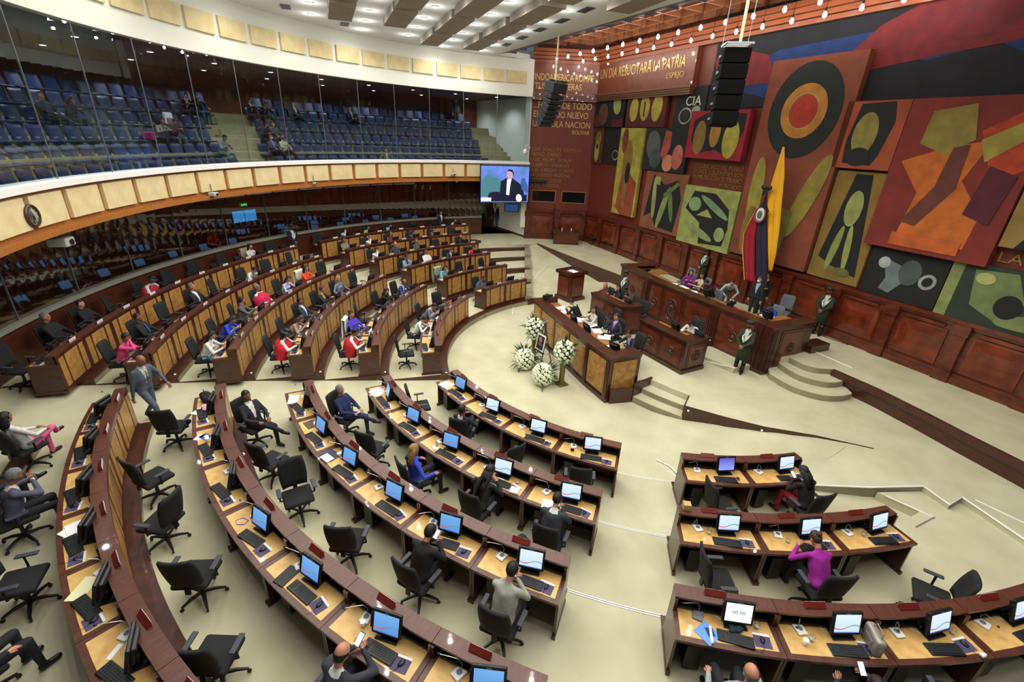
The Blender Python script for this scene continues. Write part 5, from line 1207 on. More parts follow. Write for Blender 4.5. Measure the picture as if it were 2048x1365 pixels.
board(2.98, 5.05, 3.20, 7.76, .24, YEL, [('p', (.62, .28, .16), [(-.35, -.42), (-.1, -.5), (.42, -.5), (.45, -.1), (.1, .0), (-.2, .05)]), ('e', OCH, -.05, .15, .2, .22), ('e', TAN, -.02, -.18, .09, .26), ('e', (.45, .25, .14), -.25, .36, .12, .14), ('e', BLK_, .02, .0, .1, .12)], 'tall narrow yellow painted panel with rust and ochre shapes')
board(5.15, 8.25, 5.78, 7.78, .20, (.11, .13, .13), [('e', (.36, .40, .36), -.28, .08, .17, .36, .25), ('e', (.28, .32, .30), -.2, -.22, .14, .22), ('p', (.70, .32, .26), [(-.02, .45), (.12, .4), (.12, .05), (.02, -.3), (-.08, -.1)]), ('e', (.84, .55, .42), .12, -.3, .12, .2, -.5), ('e', (.78, .42, .36), .32, -.15, .12, .28)], 'black painted panel with grey mass and salmon pink shapes')
board(8.28, 11.50, 6.52, 8.46, .34, (.62, .12, .18), [('p', BLK_, [(-.42, .3), (-.2, .46), (.2, .46), (.45, .42), (.46, .1), (.3, -.45), (.05, -.3), (-.3, -.4), (-.42, -.1)]), ('e', OCH, -.27, -.06, .11, .36), ('e', (.70, .52, .22), .0, .05, .09, .30), ('e', YEL, .28, -.08, .13, .38)], 'red painted panel with three ochre ovals on black')
board(5.55, 8.62, 2.82, 5.74, .12, (.56, .33, .23), [('p', BLK_, [(-.42, -.3), (-.3, .45), (.0, .3), (.3, .4), (.42, .1), (.35, -.45), (-.1, -.42), (-.25, -.2)]), ('e', PGR, -.22, .05, .05, .36, .1), ('e', (.55, .60, .36), .02, -.1, .06, .36, -.25), ('e', GRN, .2, .0, .05, .3, .3), ('p', PGR, [(-.25, .42), (-.12, .42), (-.12, .28), (-.25, .3)]), ('p', GRN, [(.0, .15), (.3, .38), (.34, .33), (.03, .07)])], 'brick painted panel with pale green angular limbs on black, lower row')
board(8.66, 11.85, 2.72, 5.34, .26, PGR, [('p', BLK_, [(-.42, .1), (-.3, .42), (.1, .42), (.38, .2), (.42, -.1), (.38, -.4), (-.05, -.45), (-.1, -.1)]), ('e', (.52, .66, .46), -.25, .2, .12, .12), ('e', (.48, .60, .42), .12, .2, .3, .06, -.45), ('e', (.55, .62, .38), -.1, -.25, .30, .07, -.3), ('e', (.60, .66, .44), .3, -.22, .09, .12), ('p', PGR, [(-.18, .02), (.12, .02), (.0, .15)])], 'square olive green painted panel with pale shapes on black')
board(11.98, 15.45, 2.90, 10.05, .30, (.53, .27, .18), [('e', (.10, .13, .13), .0, .26, .40, .22), ('e', (.76, .52, .20), .0, .26, .25, .125), ('e', (.70, .62, .32), .0, .26, .17, .085), ('e', (.72, .22, .17), .0, .26, .155, .077), ('e', (.62, .58, .24), -.32, -.16, .09, .20, .05), ('e', (.58, .54, .22), .30, -.14, .10, .22, -.3), ('e', TAN, -.30, -.36, .10, .14), ('p', (.50, .47, .22), [(.05, -.2), (.2, -.22), (.15, -.5), (.0, -.5)])], 'tall brick-coloured central panel with black disc and golden sun disc')
board(15.25, 17.12, 6.58, 8.58, .30, (.66, .31, .18), [('p', (.10, .11, .10), [(-.3, -.42), (-.34, -.1), (-.25, .46), (.28, .48), (.36, .2), (.26, -.3), (.18, -.44)]), ('e', (.60, .55, .28), -.06, .02, .2, .32), ('e', (.10, .11, .10), -.06, -.32, .2, .14)], 'orange painted panel with olive oval on black, right of the sun disc')
board(15.50, 17.30, 2.85, 6.50, .14, (.55, .44, .18), [('p', (.09, .10, .11), [(-.38, -.3), (-.15, .48), (.15, .48), (.3, .0), (.42, -.42), (-.1, -.36)]), ('e', PGR, .0, .18, .15, .16), ('e', (.56, .60, .32), -.12, -.2, .07, .22, -.12), ('e', PGR, .12, -.18, .06, .22, .1), ('e', (.45, .44, .24), .15, -.4, .16, .04)], 'tall mustard painted panel with pale green ovals on black')
board(17.16, 20.35, 4.36, 8.58, .34, (.50, .17, .14), [('p', (.80, .42, .15), [(-.42, .1), (-.2, -.1), (-.25, -.42), (.3, -.42), (.32, -.2), (.1, .0), (.2, .25), (-.1, .2)]), ('p', (.58, .52, .24), [(-.3, .42), (.0, .46), (.08, .25), (-.1, .15), (-.32, .22)]), ('p', (.74, .26, .13), [(.1, .3), (.5, .5), (.5, .1), (.3, .0)]), ('p', (.66, .60, .26), [(.12, .25), (.5, .42), (.5, .32), (.2, .12)]), ('p', (.42, .22, .18), [(-.05, .2), (.06, .22), (.08, -.05), (-.12, -.32), (-.25, -.3), (-.08, -.05)]), ('p', (.34, .10, .17), [(.25, .1), (.45, .05), (.4, -.25), (.2, -.2)]), ('r', (.78, .38, .16), -.28, .28, -.47, -.38)], 'very large orange and maroon painted panel with curling shapes')
board(17.38, 19.55, 2.80, 4.32, .10, BLK_, [('p', (.45, .50, .50), [(-.3, .3), (-.05, .2), (.05, -.1), (-.1, -.4), (-.25, -.35), (-.2, -.1)]), ('e', (.70, .74, .72), -.28, .2, .08, .12), ('e', (.30, .34, .34), .08, .1, .14, .26), ('e', (.60, .64, .62), .32, .0, .10, .16, -.5), ('e', BLK_, .32, .0, .06, .1, -.5)], 'black and grey painted panel low on the right part of the wall')
board(19.60, 23.2, 2.78, 4.40, .16, (.17, .22, .18), [('p', (.55, .60, .36), [(-.5, -.5), (-.42, -.5), (-.42, .5), (-.5, .5)]), ('p', (.45, .52, .32), [(-.35, .4), (-.1, .45), (.0, .0), (-.1, -.4), (-.3, -.2)]), ('e', PGR, .1, .25, .12, .16), ('e', (.50, .56, .34), .15, -.25, .28, .14, .2), ('e', BLK_, -.08, -.1, .08, .2), ('e', (.70, .72, .44), -.27, .28, .06, .10)], 'dark green painted panel with pale green shapes, low right edge')
board(20.4, 23.5, 4.95, 9.9, .30, (.60, .48, .25), [('p', BLK_, [(-.4, -.5), (-.1, -.1), (.3, .0), (.5, -.5)]), ('r', (.55, .22, .14), -.5, .5, .2, .5)], 'tan painted panel cut by the right edge of the photo')
# dark sky panel with sweeping red and blue bands, top right
sky = [('p', BLUE_, [(-.5, -.22), (-.30, -.42), (-.24, -.10), (-.05, -.12), (.02, -.2), (.12, -.12), (.2, -.3), (.30, -.42), (.40, -.30), (.47, .0), (.5, .30), (.38, .16), (.2, .05), (.05, .1), (-.3, .05)]),
       ('p', RED_, [(-.5, .05), (-.42, .12), (-.33, .02), (-.30, -.16), (-.24, -.18), (-.14, -.12), (-.08, .12), (.02, .30), (.12, .32), (.22, .20), (.30, .04), (.24, -.05), (.16, -.12), (.05, -.16), (-.06, -.22), (-.2, -.26), (-.34, -.26), (-.47, -.28)]),
       ('p', (.48, .12, .18), [(-.02, .12), (.08, .18), (.18, .06), (.14, -.06), (.02, -.08)])]
for k in range(9): sky.append(('e', RED_, .20+.028*k, -.10-.02*abs(k-4)+.05*(k-4)*.6, .016, .15, -.9+.28*k))
board(8.8, 24.5, 8.55, 12.0, .062, NAV, sky, 'long dark blue-black painted sky with sweeping red and blue bands, top right', c2=(.06, .07, .09))
# flag with fringe and bow
g = empty('flag', (0, 0, 0), 0, 'yellow, blue and red national flag hanging in folds with a black bow', 'flag'); g.matrix_world = MW @ Matrix.Translation((12.95, -.62, 0))
g.matrix_world = MW @ Matrix.Translation((13.05, -.95, 0))
def cloth(name, L_, R2, m_, mi=0, fold=5):
    """vertical cloth strip between two edge curves: lists of (z, x, y)"""
    m = MB(); nz, nx = 30, 14; vs = []
    for i in range(nz+1):
        t = i/nz
        def at(c): 
            q = t*(len(c)-1); j = min(int(q), len(c)-2); f_ = q-j; return [c[j][e]*(1-f_)+c[j+1][e]*f_ for e in range(3)]
        a, b = at(L_), at(R2)
        for j in range(nx+1):
            u_ = j/nx; am = .045*(.2+t); vs.append((a[1]*(1-u_)+b[1]*u_+.19*(7.15-a[0]), (a[2]*(1-u_)+b[2]*u_)+am*math.sin(u_*fold*PI+t*2), a[0]*(1-u_)+b[0]*u_))
    fs = [(i*(nx+1)+j, i*(nx+1)+j+1, (i+1)*(nx+1)+j+1, (i+1)*(nx+1)+j) for i in range(nz) for j in range(nx)]
    m.add(vs, fs); o = m.obj(name, m_, g, smooth=True); sd = o.modifiers.new('t', 'SOLIDIFY'); sd.thickness = .012; return o
cloth('yellow_cloth', [(7.15, .62, .1), (6.2, .42, .05), (5.2, .20, 0), (4.4, .35, 0), (3.4, .50, 0), (2.75, .62, .05)], [(7.15, .70, .1), (6.2, .86, .05), (5.2, .92, 0), (4.4, .95, 0), (3.4, .92, 0), (2.75, .78, .05)], mat('flag_yellow', (.90, .66, .08), .7))
cloth('blue_cloth', [(5.6, .28, -.05), (4.8, -.02, -.06), (4.0, -.10, -.08), (3.2, .0, -.08), (2.5, .10, -.08), (2.05, .20, -.08)], [(5.6, .30, -.05), (4.8, .34, -.05), (4.0, .48, -.06), (3.2, .62, -.06), (2.5, .70, -.06), (2.05, .72, -.06)], mat('flag_blue', (.13, .09, .20), .8))
cloth('red_cloth', [(5.0, -.02, -.08), (4.4, -.32, -.10), (3.9, -.55, -.10), (3.3, -.52, -.12), (2.7, -.40, -.12), (2.15, -.30, -.12)], [(5.0, .0, -.08), (4.4, .0, -.09), (3.9, -.02, -.10), (3.3, .04, -.10), (2.7, .12, -.10), (2.15, .20, -.10)], mat('flag_red', (.58, .05, .13), .75))
MB().tube([(x+.19*(7.15-z), y, z) for x, y, z in ((-.02, -.10, 5.0), (-.33, -.12, 4.4), (-.56, -.12, 3.9), (-.53, -.14, 3.3), (-.41, -.14, 2.7), (-.31, -.14, 2.15))], .02, n=6).obj('gold_fringe', mat('fringe_gold', (.85, .65, .25), .6), g)
MB().tube([(1.17, -.1, 2.05), (1.42, -.1, 2.0), (1.69, -.08, 2.10)], .03, n=6).obj('bottom_fringe', MATS['fringe_gold'], g)
m = MB().ell((-.10, 0, 0), (.13, .05, .09), rot=(0, .4, 0)).ell((.12, 0, 0), (.13, .05, .09), rot=(0, -.4, 0)).ell((0, -.02, 0), (.05, .06, .05)).ell((-.06, 0, -.17), (.05, .03, .14), rot=(0, .25, 0)).ell((.07, 0, -.19), (.05, .03, .15), rot=(0, -.2, 0))
m.xf(Matrix.Translation((.62, -.20, 5.72))).obj('black_bow', DARKM, g, smooth=True)
m = MB().ell((0, 0, 0), (.20, .02, .25)).xf(Matrix.Translation((.66, -.22, 4.75))); em = m.obj('coat_of_arms', mat('arms_white', (.82, .84, .80), .7), g, smooth=True)
m = MB()
for t, r_ in ((0, .24),): m.tube([(.66+r_*math.cos(a*PI/12)*.95, -.23, 4.75+r_*1.2*math.sin(a*PI/12)) for a in range(-15, 4)], .030, n=6)
m.obj('arms_ribbon', mat('arms_violet', (.55, .20, .42), .7), em).matrix_parent_inverse = Matrix()
MB().ell((.66, -.245, 4.74), (.11, .01, .15)).obj('arms_shield', mat('arms_green', (.30, .42, .32), .7), em)
m = MB().add([(.86, -.24, 5.12), (1.02, -.24, 4.92), (.94, -.24, 4.78), (1.04, -.24, 4.50), (.92, -.24, 4.62), (.86, -.24, 4.80)], [(0, 5, 4, 3, 2, 1)]); m.obj('arms_wing', DARKM, em)
MB().tube([(.66, .0, 7.15), (.66, .30, 7.25)], .015, n=6).obj('flag_hook', DARKM, g)

# ================================================================== UPPER GALLERY
GR = [17.0, 18.2, 19.1, 20.05, 21.0, 21.95]; GZ = [4.9, 5.38, 5.91, 6.44, 6.97, 7.5]
struct(MB().polar(16.25, 17.55, 104.6, 204, 4.62, 4.9, n=70).obj('floor', CONC))
for k in range(1, 6):
    r0 = GR[k]-.62; r1 = GR[k]+.40 if k < 5 else 23.1
    struct(MB().polar(r0, r1+.05, 105.5 if k < 2 else 107.5, 204, 4.62, GZ[k], n=70).obj('floor', CONC))
for k in range(11):                                                # side stairs by the white wall and the aisle steps
    z = 4.9+(7.5-4.9)*(k+1)/11; r = 17.1+.46*k
    struct(MB().polar(r, r+2, 104.4, 112.2, 4.7, z+.003, n=4).obj('floor', CONC))
    c = 159.0-(r-17)*1.55
    struct(MB().polar(r, r+.9, c-2.2, c+2.2, 4.7, min(z+.0, 7.49)+.004, n=4).obj('floor', CONC))
struct(MB().polar(23.0, 23.2, 102, 206, 4.6, 9.9, n=70).obj('wall_gallery_rear', mat('gallery_wall_wood', (.44, .22, .15), .4, c2=(.36, .17, .11), scale=2, stretch=(1, 1, 5))))
struct(MB().polar(16.2, 23.3, 100, 206, 9.26, 9.36, n=70).obj('ceiling_gallery', DARKC))
st = empty('stadium_chair', (0, 0, 0))
MB().rbox((0, .0, .40), (.47, .44, .07), .03, n=2).obj('seat_pan', NAVY, st)
m = MB(); vs = []; fs = []
for i in range(5):
    z = .44+.42*i/4
    for j in range(6):
        x = -.235+.47*j/5; vs.append((x*(1-.10*(i == 4)), -.20-.10*i/4+.05*(abs(x)/.235)**2, z))
k0 = len(vs); vs += [(x, y-.025, z) for x, y, z in vs]
for i in range(4):
    for j in range(5): q = i*6+j; fs += [(q, q+6, q+7, q+1), (q+k0, q+1+k0, q+7+k0, q+6+k0)]
fs += [(24+j, 24+j+k0, 25+j+k0, 25+j) for j in range(5)]
m.add(vs, fs).obj('seat_back', NAVY, st, smooth=True)
MB().box((0, -.05, .19), (.06, .2, .38)).obj('foot', GREYPL, st); seal(st)
ns = 0
for k in range(6):
    stp = math.degrees(.585/GR[k]); a = 112.9+(.5 if k % 2 else 0)
    c = 159.0-(GR[k]-17)*1.55; sec = 'right of the stepped aisle'
    while a < 196.8:
        if abs(a-c) > 2.9:
            ns += 1
            place(st, pol(GR[k]+.12, a, GZ[k]+.006), R_(a)+PI/2, 'blue moulded chair in the %s row of the upper gallery, %s' % (ORD[k], 'right of the stepped aisle' if a < c else 'left of the stepped aisle'), 'seat', '%s gallery row, %s of the aisle' % (ORD[k], 'right' if a < c else 'left'))
        a += stp
gl = bpy.data.lights.new('gallery_lamp', 'SPOT'); gl.energy = 120; gl.spot_size = R_(140); gl.spot_blend = .7; gl.color = (.95, .97, 1); gl.shadow_soft_size = .08
gp = empty('gallery_downlight', (0, 0, 0)); MB().lathe([(.12, 0), (.12, -.03), (.09, -.03), (.09, 0)], n=16).obj('rim', WHITEM, gp); MB().lathe([(.088, -.012), (.08, -.02)], n=14).obj('lamp_lens', LAMPE, gp)
lo = bpy.data.objects.new('lamp', gl); COL.objects.link(lo); lo.parent = gp; lo.location = (0, 0, -.06); seal(gp)
for k in range(11):
    for j, r in enumerate((18.0, 21.2)):
        place(gp, pol(r, 110+8.4*k+3*j, 9.26), 0, 'gallery ceiling downlight, %s line, number %s from the right' % (('front', 'rear')[j], NUM[k]), 'downlight', 'gallery downlights')
GP = [(4, 175.9, 'lean', dict(top=(.10, .12, .20), trou=(.10, .14, .26)), 'person in dark blue clothes stretched out, left part of the gallery'),
 (4, 173.9, 'phone', dict(top=(.12, .10, .10), fem=True, hair='long'), 'person in black sleeveless top beside the stretched-out person, gallery'),
 (3, 166.8, 'type', dict(top=(.55, .55, .52), hair='long', fem=True), 'long-haired person with a grey jacket over the shoulders, gallery middle row'),
 (3, 165.2, 'phone', dict(top=(.28, .25, .20), trou=(.35, .38, .36)), 'bearded person with a pad beside the grey jacket, gallery middle row'),
 (5, 158.7, 'type', dict(top=(.10, .11, .13), shirt=WHT), 'dark-suited person near the top of the gallery, left of aisle'),
 (5, 156.9, 'armrest', dict(top=(.08, .09, .12), mask=(.9, .9, .9), trou=(.3, .38, .45)), 'masked person in black with hat shadow, near the gallery aisle top'),
 (5, 149.9, 'talk', dict(top=(.11, .12, .14), shirt=WHT), 'dark-suited person just right of the aisle, upper gallery'),
 (5, 148.2, 'read', dict(top=(.13, .13, .14), shirt=(.7, .7, .7)), 'second dark-suited person right of the aisle, upper gallery'),
 (2, 161.0, 'phone', dict(top=(.52, .58, .56), trou=(.48, .56, .50)), 'person in pale grey green clothes beside the aisle, second gallery row'),
 (3, 151.9, 'type', dict(top=(.10, .11, .14), mask=(.06, .06, .07)), 'dark-suited masked person at the aisle, third gallery row'),
 (3, 150.2, 'lean', dict(top=(.22, .26, .28), trou=(.42, .46, .36)), 'person in grey and olive with a pale jacket, third gallery row'),
 (2, 152.8, 'lean', dict(top=(.25, .25, .33), mask=(.9, .92, .92), shirt=(.6, .5, .7)), 'masked person in grey suit and violet tie, second gallery row'),
 (2, 150.9, 'lean', dict(top=(.72, .70, .60), mask=(.25, .10, .12), fem=True, hair='long', trou=(.2, .22, .24)), 'person in cream coat and dark mask, second gallery row'),
 (5, 143.2, 'lean', dict(top=(.14, .16, .17), shirt=WHT, trou=(.2, .22, .2)), 'person in dark suit sitting alone, upper gallery centre'),
 (5, 134.1, 'lean', dict(top=(.10, .11, .16), shirt=(.7, .7, .75)), 'person in dark navy suit sitting alone, upper gallery right half'),
 (1, 134.4, 'armrest', dict(top=(.36, .42, .38), mask=(.62, .75, .78), shirt=(.8, .8, .7)), 'masked person in green grey jacket in the front gallery row'),
 (6, 114.4, 'stand', dict(top=(.12, .12, .13), trou=(.10, .10, .11)), 'dark figure standing at the far right top of the gallery')]
for r, a, pose, kw, lab in GP:
    person(pose, pol(GR[r-1]+(.02 if pose != 'stand' else 0), a, GZ[r-1]-.03 if pose != 'stand' else GZ[r-1]+.01), R_(a)+PI/2, lab, **kw)
g = empty('backpack', pol(19.95, 163.4, 6.93), R_(163)+PI/2, 'white backpack on a seat in the upper gallery', 'bag')
MB().rbox((0, 0, .22), (.36, .16, .44), .06).obj('bag_body', WHITEM, g); MB().rbox((0, .09, .14), (.26, .06, .2), .03).obj('front_pocket', GREYPL, g)
T(MB().rbox((0, 0, .15), (.34, .2, .3), .05).obj('handbag', mat('magenta_bag', (.62, .16, .40), .6), loc=pol(19.1, 168.3, 5.91+.445)), 'magenta bag on a seat beside the grey jacket, gallery', 'bag')
T(MB().rbox((0, 0, .12), (.4, .3, .24), .05).obj('bag', BLACK, loc=pol(17.05, 136.2, 4.9+.445)), 'black bag on a front gallery seat beside the masked person', 'bag')

# ================================================================== SCREENS, CLOCK, SPEAKERS, FLOWERS, DESK CLUTTER
# large video screen hung in front of the balcony end
pa, pb = pol(15.6, 115.9), pol(15.6, 104.6); du = (pb-pa); L = du.length; an = math.atan2(du.y, du.x); c = (pa+pb)/2
g = empty('video_screen', (c.x, c.y, 4.36), an, 'large blue video screen showing a speaker, hung below the balcony end', 'screen')
MB().box((0, .10, 0), (L+.06, .16, 2.18)).obj('casing', BLACK, g)
vm = mat('video_blue', (.40, .46, .85), .4, c2=(.22, .40, .55), scale=1.1, emit=.9)
nt = vm.node_tree; pr = nt.nodes['Principled BSDF']; cr = [n for n in nt.nodes if n.type == 'VALTORGB'][0]; nt.links.new(cr.outputs[0], pr.inputs['Emission Color'])
MB().box((0, .015, 0), (L, .01, 2.10)).obj('display', vm, g)
def flat(name, pts, m_, y): 
    n = len(pts); m = MB().add([(x, y, z) for x, z in pts]+[(x, y+.004, z) for x, z in pts], [tuple(range(n)), tuple(range(n, 2*n))[::-1]]+[(i, n+i, n+(i+1) % n, (i+1) % n) for i in range(n)]); return m.obj(name, m_, g)
def em(n, c, e): return mat(n, c, .5, emit=e)
def oval(cx, cz, rx, rz, n=20): return [(cx+rx*math.cos(2*PI*t/n), cz+rz*math.sin(2*PI*t/n)) for t in range(n)]
flat('display_curtain', [(-1.5, .2), (-1.2, .55), (-.3, .3), (.1, -.3), (-.2, -.7), (-1.5, -.7)], em('vid_green', (.25, .45, .50), .6), .006)
flat('display_suit', [(-.35, -.72), (-.28, .18), (.05, .36), (.45, .36), (.85, .12), (1.15, -.1), (1.3, -.75)], em('vid_dark', (.04, .10, .16), .5), .002)
flat('display_shirt', [(.08, -.70), (.12, .30), (.40, .34), (.32, -.1), (.28, -.70)], em('vid_white', (.80, .86, 1), 1), -.003)
flat('display_head', oval(.28, .58, .20, .28), em('vid_skin', (.70, .52, .62), .8), -.006); flat('display_hair', [(.10, .74), (.20, .88), (.42, .86), (.54, .66), (.50, .45), (.44, .70), (.25, .78)], MATS['vid_dark'], -.009)
flat('display_desk', [(-1.1, -.75), (-1.0, -.48), (-.5, -.42), (.2, -.62), (1.45, -.60), (1.45, -1.0), (-1.1, -1.0)], em('vid_navy', (.05, .06, .20), .5), -.008)
flat('display_caption', [(-1.52, -.98), (-.88, -.98), (-.88, -.78), (-1.52, -.78)], MATS['vid_white'], -.010)
flat('display_inset', oval(.95, -.78, .22, .24), em('vid_pale', (.85, .80, 1), 1), -.012); flat('display_inset_hair', [(.72, -.62), (.85, -.48), (1.1, -.48), (1.2, -.7), (1.15, -1.0), (1.08, -.65), (.9, -.56)], MATS['vid_dark'], -.014)
flat('display_backdrop_figure', [(1.0, .1), (1.05, .35), (1.25, .42), (1.35, .2), (1.5, -.1), (1.5, -.5), (1.1, -.3)], em('vid_teal', (.20, .35, .60), .6), .001)
m = MB()
for k in range(14): m.box((-1.35+.21*k, .0, 1.13), (.15, .05, .03))
m.obj('top_vents', GREYPL, g)
g = empty('small_screen', (-4.95, 16.35, 2.75), an-.3, 'small dark monitor under the large video screen on the white wall', 'screen')
MB().box((0, 0, 0), (.95, .07, .55), rot=(.2, 0, 0)).obj('casing', BLACK, g); MB().box((0, -.045, 0), (.85, .01, .46), rot=(.2, 0, 0)).obj('display', em('vid_cyan', (.12, .30, .50), .5), g)
for k, (a0, a1) in enumerate(((154.75, 156.45), (152.85, 154.65))):
    p = pol(20.42, (a0+a1)/2, 2.77); g = empty('wall_screen', p, R_((a0+a1)/2)-PI/2, '%s of two bright blue screens behind the dark glass' % ('left', 'right')[k], 'screen')
    MB().box((0, .05, 0), (.66, .06, .60)).obj('casing', BLACK, g); MB().box((0, .012, 0), (.62, .012, .55)).obj('display', em('bright_blue_screen', (.20, .58, .90), 1.3), g)
p = pol(20.42, 154.5, 3.33); g = empty('exit_sign', p, R_(154.5)-PI/2, 'green lit SALIDA exit sign above the blue screens', 'exit sign')
MB().box((0, .03, 0), (.46, .06, .22)).obj('sign_box', em('sign_green', (.04, .30, .12), .5), g)
o = text('SALIDA', Matrix(), 0, 0, .09, .34, 0, em('sign_letter', (.45, 1, .55), 1.6), None); o.name = 'lettering'; o.parent = g; o.matrix_local = Matrix.Translation((-.17, -.005, -.045))
# clock
p = pol(RB-.10, 198.62, 5.05); g = empty('wall_clock', p, R_(198.62)-PI/2, 'round wall clock with dark wooden rim on the balcony front, left edge', 'clock')
rx = Matrix.Rotation(PI/2, 4, 'X')
MB().lathe([(.245, 0), (.245, .03), (.225, .05), (.19, .045), (.185, .02)], n=32).xf(rx).obj('rim', mat('clock_rim', (.25, .16, .13), .4), g, smooth=False)
MB().lathe([(.19, .012), (.188, .02)], n=28).xf(rx).obj('face', mat('clock_face', (.85, .86, .78), .6), g)
for an_, l_, w_, nm in ((R_(150), .11, .014, 'hour_hand'), (R_(-165), .15, .010, 'minute_hand')): MB().box((0, 0, l_/2), (w_, .006, l_)).xf(Matrix.Translation((0, -.028, 0)) @ Matrix.Rotation(an_, 4, 'Y')).obj(nm, BLACK, g)
m = MB()
for k in range(12): m.box((.155*math.sin(k*PI/6), -.024, .155*math.cos(k*PI/6)), (.014, .004, .028), rot=(0, k*PI/6, 0))
m.obj('hour_marks', BLACK, g)
# projectors and cameras on the balcony
def gadget(a, r, z, label, big=1.0):
    g = empty('projector', pol(r, a, z), R_(a)-PI/2, label, 'projector')
    MB().rbox((0, 0, 0), (.26*big, .30*big, .15*big), .03).obj('casing', mat('projector_grey', (.72, .74, .72), .5), g); MB().lathe([(.04*big, 0), (.05*big, .04)], n=12).xf(Matrix.Translation((0, -.15*big, 0)) @ Matrix.Rotation(PI/2, 4, 'X')).obj('lens', BLACK, g)
    MB().tube([(0, .05, .06), (0, .05, .35)], .02, n=6).obj('mount', METAL, g); return g
gadget(194.05, 16.25, 4.22, 'grey ceiling projector hanging under the balcony, far left', 1.4)
gadget(172.0, 15.8, 4.68, 'small grey projector on the balcony front, left half', .9); gadget(122.1, 15.78, 4.90, 'small white projector on the balcony front near the screen', .9); gadget(152.6, 15.8, 4.68, 'small dark camera on the balcony front, middle', .6)
for a, r, z, l in ((120.4, 16.4, 4.42, 'white dome camera under the balcony near the video screen'),):
    g = empty('dome_camera', pol(r, a, z), 0, l, 'security camera'); MB().lathe([(.03, .1), (.08, .03), (.08, -.02), (.03, -.08)], n=14).obj('housing', WHITEM, g, smooth=True); MB().ell((0, 0, -.03), (.065, .065, .07)).obj('dome', BLACK, g, smooth=True)
g = empty('dome_camera', pol(15.82, 105.6, 6.25), 0, 'white dome camera on a bent arm beside the gallery end wall', 'security camera'); MB().ell((0, 0, 0), (.13, .13, .16)).obj('housing', WHITEM, g, smooth=True); MB().tube([(0, 0, .1), (0, 0, .32), (.18, .05, .38), (.3, .1, .2)], .025, n=6).obj('arm', WHITEM, g)
# white lamp track under the balcony
for k in range(9):
    a = 131+4.8*k; g = empty('light_track', pol(17.0, a, 4.30), 0, 'white lighting track segment under the balcony, number %s from the right' % NUM[k], 'light track', 'track segments')
    o0 = pol(17.0, a)
    MB().polar(16.97, 17.03, a-2.2, a+2.2, -.03, .03, n=5, o=o0[:2]).obj('rail', WHITEM, g); MB().box((0, 0, .1), (.04, .04, .22)).obj('hanger', WHITEM, g)
    q = pol(17.0, a+1.2)-o0; MB().box((q.x, q.y, -.08), (.07, .07, .12)).obj('spot_head', BLACK, g)
# hanging loudspeaker arrays
g = empty('line_array', (0, 0, 0), 0, 'large black hanging loudspeaker stack of five boxes in front of the painted wall', 'loudspeaker')
g.location = (.42, -2.42, 9.20); g.rotation_euler = (0, 0, -.15)
m = MB()
for sx in (-.28, .28): m.box((sx, 0, .05), (.04, .55, .04))
for sy in (-.26, 0, .26): m.box((0, sy, .05), (.6, .04, .04))
m.obj('rigging_frame', METAL, g)
for k in range(5):
    b_ = MB().rbox((0, -.02*k, -.18-.335*k), (.60, .42, .31), .02, rot=(-.03*k, 0, 0)).obj('speaker_box', mat('speaker_black', (.03, .03, .035), .9, spec=.15), g)
    for sx in (-1, 1): MB().box((sx*.31, -.02*k+.1, -.18-.335*k), (.02, .22, .05)).obj('side_bracket', GREYPL, b_)
MB().tube([(.05, .0, .06), (.02, .0, 1.9)], .035, n=8).obj('hanging_pole', mat('pole_cream', (.85, .84, .70), .5), g)
for sx in (-.28, .28): MB().tube([(sx, .24, .06), (sx, .24, 1.9)], .008, n=5).obj('cable', METAL, g)
g = empty('line_array', (-3.12, 7.70, 9.15), .75, 'black curved hanging loudspeaker array in front of the inscriptions', 'loudspeaker')
MB().rbox((0, 0, -.05), (.86, .58, .42), .03, rot=(.22, 0, 0)).obj('speaker_box', mat('speaker_grey', (.12, .15, .18), .5), g)
y, z = .05, -.30
for k in range(7):
    t = .25+.12*k; MB().rbox((.0, y, z-.09), (.80, .42, .17), .02, rot=(t*1.0, 0, 0)).obj('speaker_box', MATS['speaker_grey'], g); y -= -.06-.012*k; z -= .185-.006*k
MB().tube([(-.05, 0, .12), (-.05, 0, 1.85)], .035, n=8).obj('hanging_pole', MATS['pole_cream'], g); MB().box((.15, .0, .20), (1.1, .06, .06)).obj('rigging_frame', DARKM, g)

